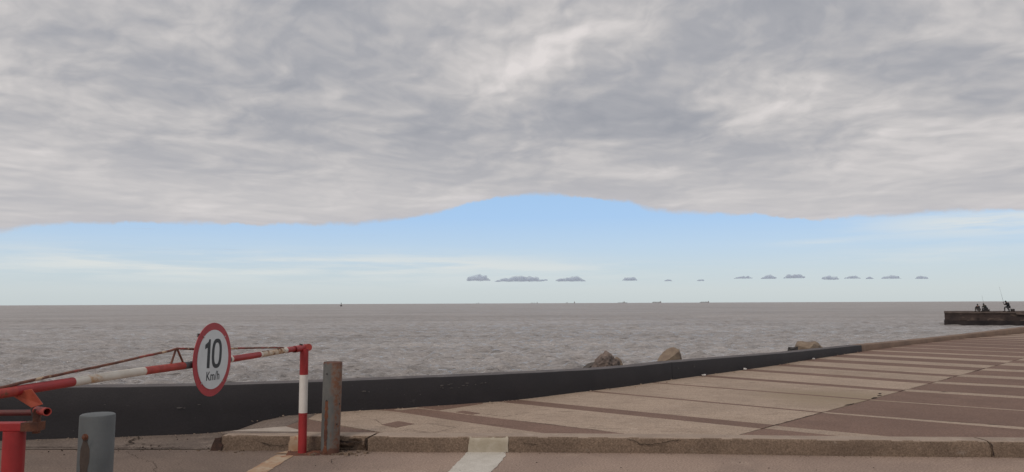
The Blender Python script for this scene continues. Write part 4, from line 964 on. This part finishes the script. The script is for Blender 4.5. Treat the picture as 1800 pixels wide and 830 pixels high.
for i in range(n):
    a_ = 4*i; e = 4*((i+1) % n); F += [(a_+2, e+2, e+3, a_+3), (a_, e, e+2, a_+2), (a_+1, a_+3, e+3, e+1)]
ring.add(V, F); ring.go('digit_zero', m_signblack, sign)
fc_ = bpy.data.curves.new('unit_text', 'FONT'); fc_.body = 'Km/h'; fc_.size = .098; fc_.align_x = 'CENTER'; fc_.align_y = 'CENTER'; fc_.offset = .0006; fc_.extrude = .0006; fc_.space_character = 1.02
tmp = bpy.data.objects.new('unit_text', fc_); C.objects.link(tmp); dg = bpy.context.evaluated_depsgraph_get()
me = bpy.data.meshes.new_from_object(tmp.evaluated_get(dg)); bpy.data.objects.remove(tmp)
me.materials.clear(); me.materials.append(m_signblack)
tx = bpy.data.objects.new('unit_text', me); C.objects.link(tx); tx.parent = sign; tx.location = (0.003, -.130, .0048); tx.scale = (.93, 1.0, 1)
for q in (48, 132, 228, 312):
    x, y = math.cos(R(q))*.232, math.sin(R(q))*.232
    mb = MB(); mb.box((x, y, .003), (.011, .0022, .004), Matrix.Rotation(R(q), 3, 'Z')); mb.go('clip', m_chrome, sign)
mb = MB(); mb.box((-.06, .05, -.03), (.02, .12, .012)); mb.box((.06, .05, -.03), (.02, .12, .012)); mb.go('bracket', m_darkmetal, sign)
mb = MB(); mb.box((-.06, -.10, -.03), (.02, .12, .012)); mb.box((.06, -.10, -.03), (.02, .12, .012)); mb.go('bracket', m_darkmetal, sign)
mb = MB(); mb.box((-.198, .186, -.010), (.018, .014, .006)); mb.go('bracket_end', m_darkmetal, sign)

# ------------------------------------------------------------------ bollards
def bollard_near():
    o = empty('bollard', (-2.315, 4.19, 0), (0, R(.3), 0)); tag(o, 'blue grey painted steel pipe bollard with a rusty bolt, near the camera', 'bollard')
    mb = MB(); r = .0895
    mb.tube([(0, 0, 0), (0, 0, .3), (0, 0, .6), (0, 0, .885), (0, 0, .893), (0, 0, .897)], [r*1.0, r, r, r, r*.975, r*.90], 40)
    mb.go('pipe', m_bluegrey, o, smooth=True)
    # rust run under the bolt: its own thin scale
    q0 = R(-99); rnd = random.Random(3)
    V = []; F = []; n = 22
    for i in range(n+1):
        z = .79-.79*i/n*.95; wd = (.024+.010*rnd.random())*(1 if i > 1 else .5)*(1-.25*i/n)
        for k in range(5):
            a_ = q0+((k/4-.5)*2*wd)/r+.12*fb(z*3, 1)*.3; V.append((math.cos(a_)*(r+.0012), math.sin(a_)*(r+.0012), z))
    for i in range(n):
        for k in range(4): a_ = i*5+k; F.append((a_, a_+1, a_+6, a_+5))
    mesh('rust_streak', V, F, mat('rust_run', (.075, .055, .045), .85, (.055, .042, .036), 16., .4, 60), o, True)
    c = Vector((math.cos(q0), math.sin(q0), 0)); mb = MB()
    mb.tube([c*(r-.01)+Vector((0, 0, .785)), c*(r+.012)+Vector((0, 0, .785)), c*(r+.018)+Vector((0, 0, .785))], [.012, .012, .007], 6); mb.go('bolt', m_rust, o)
    mb = MB(); mb.tube([c*(r-.004)+Vector((0, 0, .785)), c*(r+.004)+Vector((0, 0, .785))], [.019, .017], 20); mb.go('washer', m_rust, o, smooth=True)
    return o
bollard_near()
o = empty('bollard', (-1.846, 7.63, 0), (R(.6), R(1.1), 0)); tag(o, 'rust streaked grey steel pipe bollard beside the broken kerb', 'bollard')
m_rb = bpy.data.materials.new('grey_paint_rusting'); m_rb.use_nodes = True; T = NT(m_rb.node_tree); b_ = T.n['Principled BSDF']
v = T.n.new('ShaderNodeTexCoord').outputs['Object']; s3 = T.n.new('ShaderNodeSeparateXYZ'); T.l.new(v, s3.inputs[0])
nz = T.noise(T.vmath('MULTIPLY', v, (1, 1, .35)), 9., 7, .65, .4); nz2 = T.noise(v, 26., 5, .6)
side = T.math('ADD', T.lin(s3.outputs[0], -.055, .06, -.17, .27), T.lin(s3.outputs[2], .95, .40, .12, -.13))
col = T.mix(T.smooth(nz, .35, .65), (.105, .107, .104), (.15, .15, .143))
col = T.mix(T.smooth(T.math('ADD', nz, side), .46, .72), col, T.mix(T.smooth(nz2, .4, .6), (.17, .075, .042), (.17, .125, .10)))
top = T.math('ADD', T.math('MULTIPLY', T.smooth(s3.outputs[2], .84, .93), .28), T.math('MULTIPLY', T.smooth(s3.outputs[2], .10, .0), .3))
col = T.mix(T.smooth(T.math('ADD', nz, top), .62, .74), col, (.13, .06, .04))
T.put(b_.inputs['Base Color'], col); b_.inputs['Roughness'].default_value = .75
bn = T.n.new('ShaderNodeBump'); bn.inputs['Strength'].default_value = .5; bn.inputs['Distance'].default_value = .01; T.put(bn.inputs['Height'], nz2); T.l.new(bn.outputs[0], b_.inputs['Normal'])
mb = MB(); r = .0945
mb.tube([(0, 0, -.02), (0, 0, .3), (0, 0, .6), (0, 0, .905), (0, 0, .912)], [r*.97, r, r, r, r*.96], 36, False)
mb.tube([(0, 0, .912), (0, 0, .55)], [r*.92, r*.92], 36, False); mb.go('pipe', m_rb, o, smooth=True)
mb = MB(); mb.tube([(0, 0, .905), (0, 0, .909)], r*.925, 30); mb.go('top_plate', m_rust, o)
V = []; F = []; n = 20; rnd = random.Random(9); q0 = R(-108)
for i in range(n+1):
    z = .535-.52*i/n; wd = .012+.012*rnd.random()
    for k in range(5): a_ = q0+((k/4-.5)*2*wd)/r; V.append((math.cos(a_)*(r+.0012), math.sin(a_)*(r+.0012), z))
for i in range(n):
    for k in range(4): a_ = i*5+k; F.append((a_, a_+1, a_+6, a_+5))
mesh('rust_streak', V, F, m_rust, o, True)
for z, q in ((.535, -108), (.80, -112), (.50, -22), (.30, -40)):
    c = Vector((math.cos(R(q)), math.sin(R(q)), 0)); mb = MB(); mb.tube([c*(r-.004)+Vector((0, 0, z)), c*(r+.0025)+Vector((0, 0, z))], .009, 10); mb.go('bolt_hole', m_darkmetal, o)

# ------------------------------------------------------------------ rubble, grit and litter
def stones(name, spots, m, seed, label=None):
    rnd = random.Random(seed); V = []; F = []
    for (x, y, z, n, sx, sy, s0_, s1_) in spots:
        for _ in range(n):
            s = s0_+(s1_-s0_)*rnd.random()**2.5; mbx = MB(); mbx.box((x+rnd.gauss(0, sx), y+rnd.gauss(0, sy), z+s*.4), (s, s*(.6+.5*rnd.random()), s*.6), Matrix.Rotation(rnd.random()*3, 3, 'Z'), s*.35)
            k = len(V); V += mbx.v; F += [tuple(i+k for i in f) for f in mbx.f]
    return tag(mesh(name, V, F, m), kind='stuff')
spots = [(-1.72, 7.60, 0, 90, .14, .05, .004, .02), (-2.0, 7.68, 0, 60, .15, .05, .003, .014), (-3.0, 7.8, 0, 40, .2, .06, .003, .010)]
for i in range(60):
    x = -3+i*.17; spots.append((x, ky(x)-.03, 0, 5, .07, .018, .002, .006))
stones('grit', spots, m_kerb, 1)
spots = []
for i in range(len(wA)-1):
    p = wA[i]
    if -6 < p.x < 9.5: spots.append((p.x+.02, p.y-.05, ramp(p.x, p.y)+.004 if p.x < -2.6 else .15, 7 if p.x < 0 else 4, .10, .02, .003, .009 if p.x < 1 else .016))
stones('sand_grit', spots, m_light, 2)
spots = [(-4.5, 8.45, .008, 40, 1.0, .12, .002, .007), (0, 7.0, .001, 90, 2.6, .35, .0015, .005), (-4.0, 7.9, .006, 60, .6, .12, .003, .008)]
stones('gravel', spots, m_dirt, 3)
lit = [(3.50, 13.72, 'small white scrap of litter at the foot of the black wall, nearest the lone tan boulder'), (4.62, 14.90, 'crumpled white scrap of litter at the foot of the black wall, under the stretch right of the tan boulder'), (7.05, 17.5, 'white scrap of litter at the foot of the black wall below the broad tan boulder')]
for i, (x, y, l) in enumerate(lit):
    rnd = random.Random(i); bm = bmesh.new(); bmesh.ops.create_icosphere(bm, subdivisions=2, radius=.024)
    for v_ in bm.verts: v_.co = Vector((v_.co.x*1.3, v_.co.y*.8, v_.co.z*.6+.02))*(1+.45*rnd.uniform(-1, 1))
    me = bpy.data.meshes.new('litter'); bm.to_mesh(me); bm.free(); me.materials.append(m_white)
    o = bpy.data.objects.new('litter', me); C.objects.link(o); o.location = (x, y, .155); tag(o, l, 'litter')
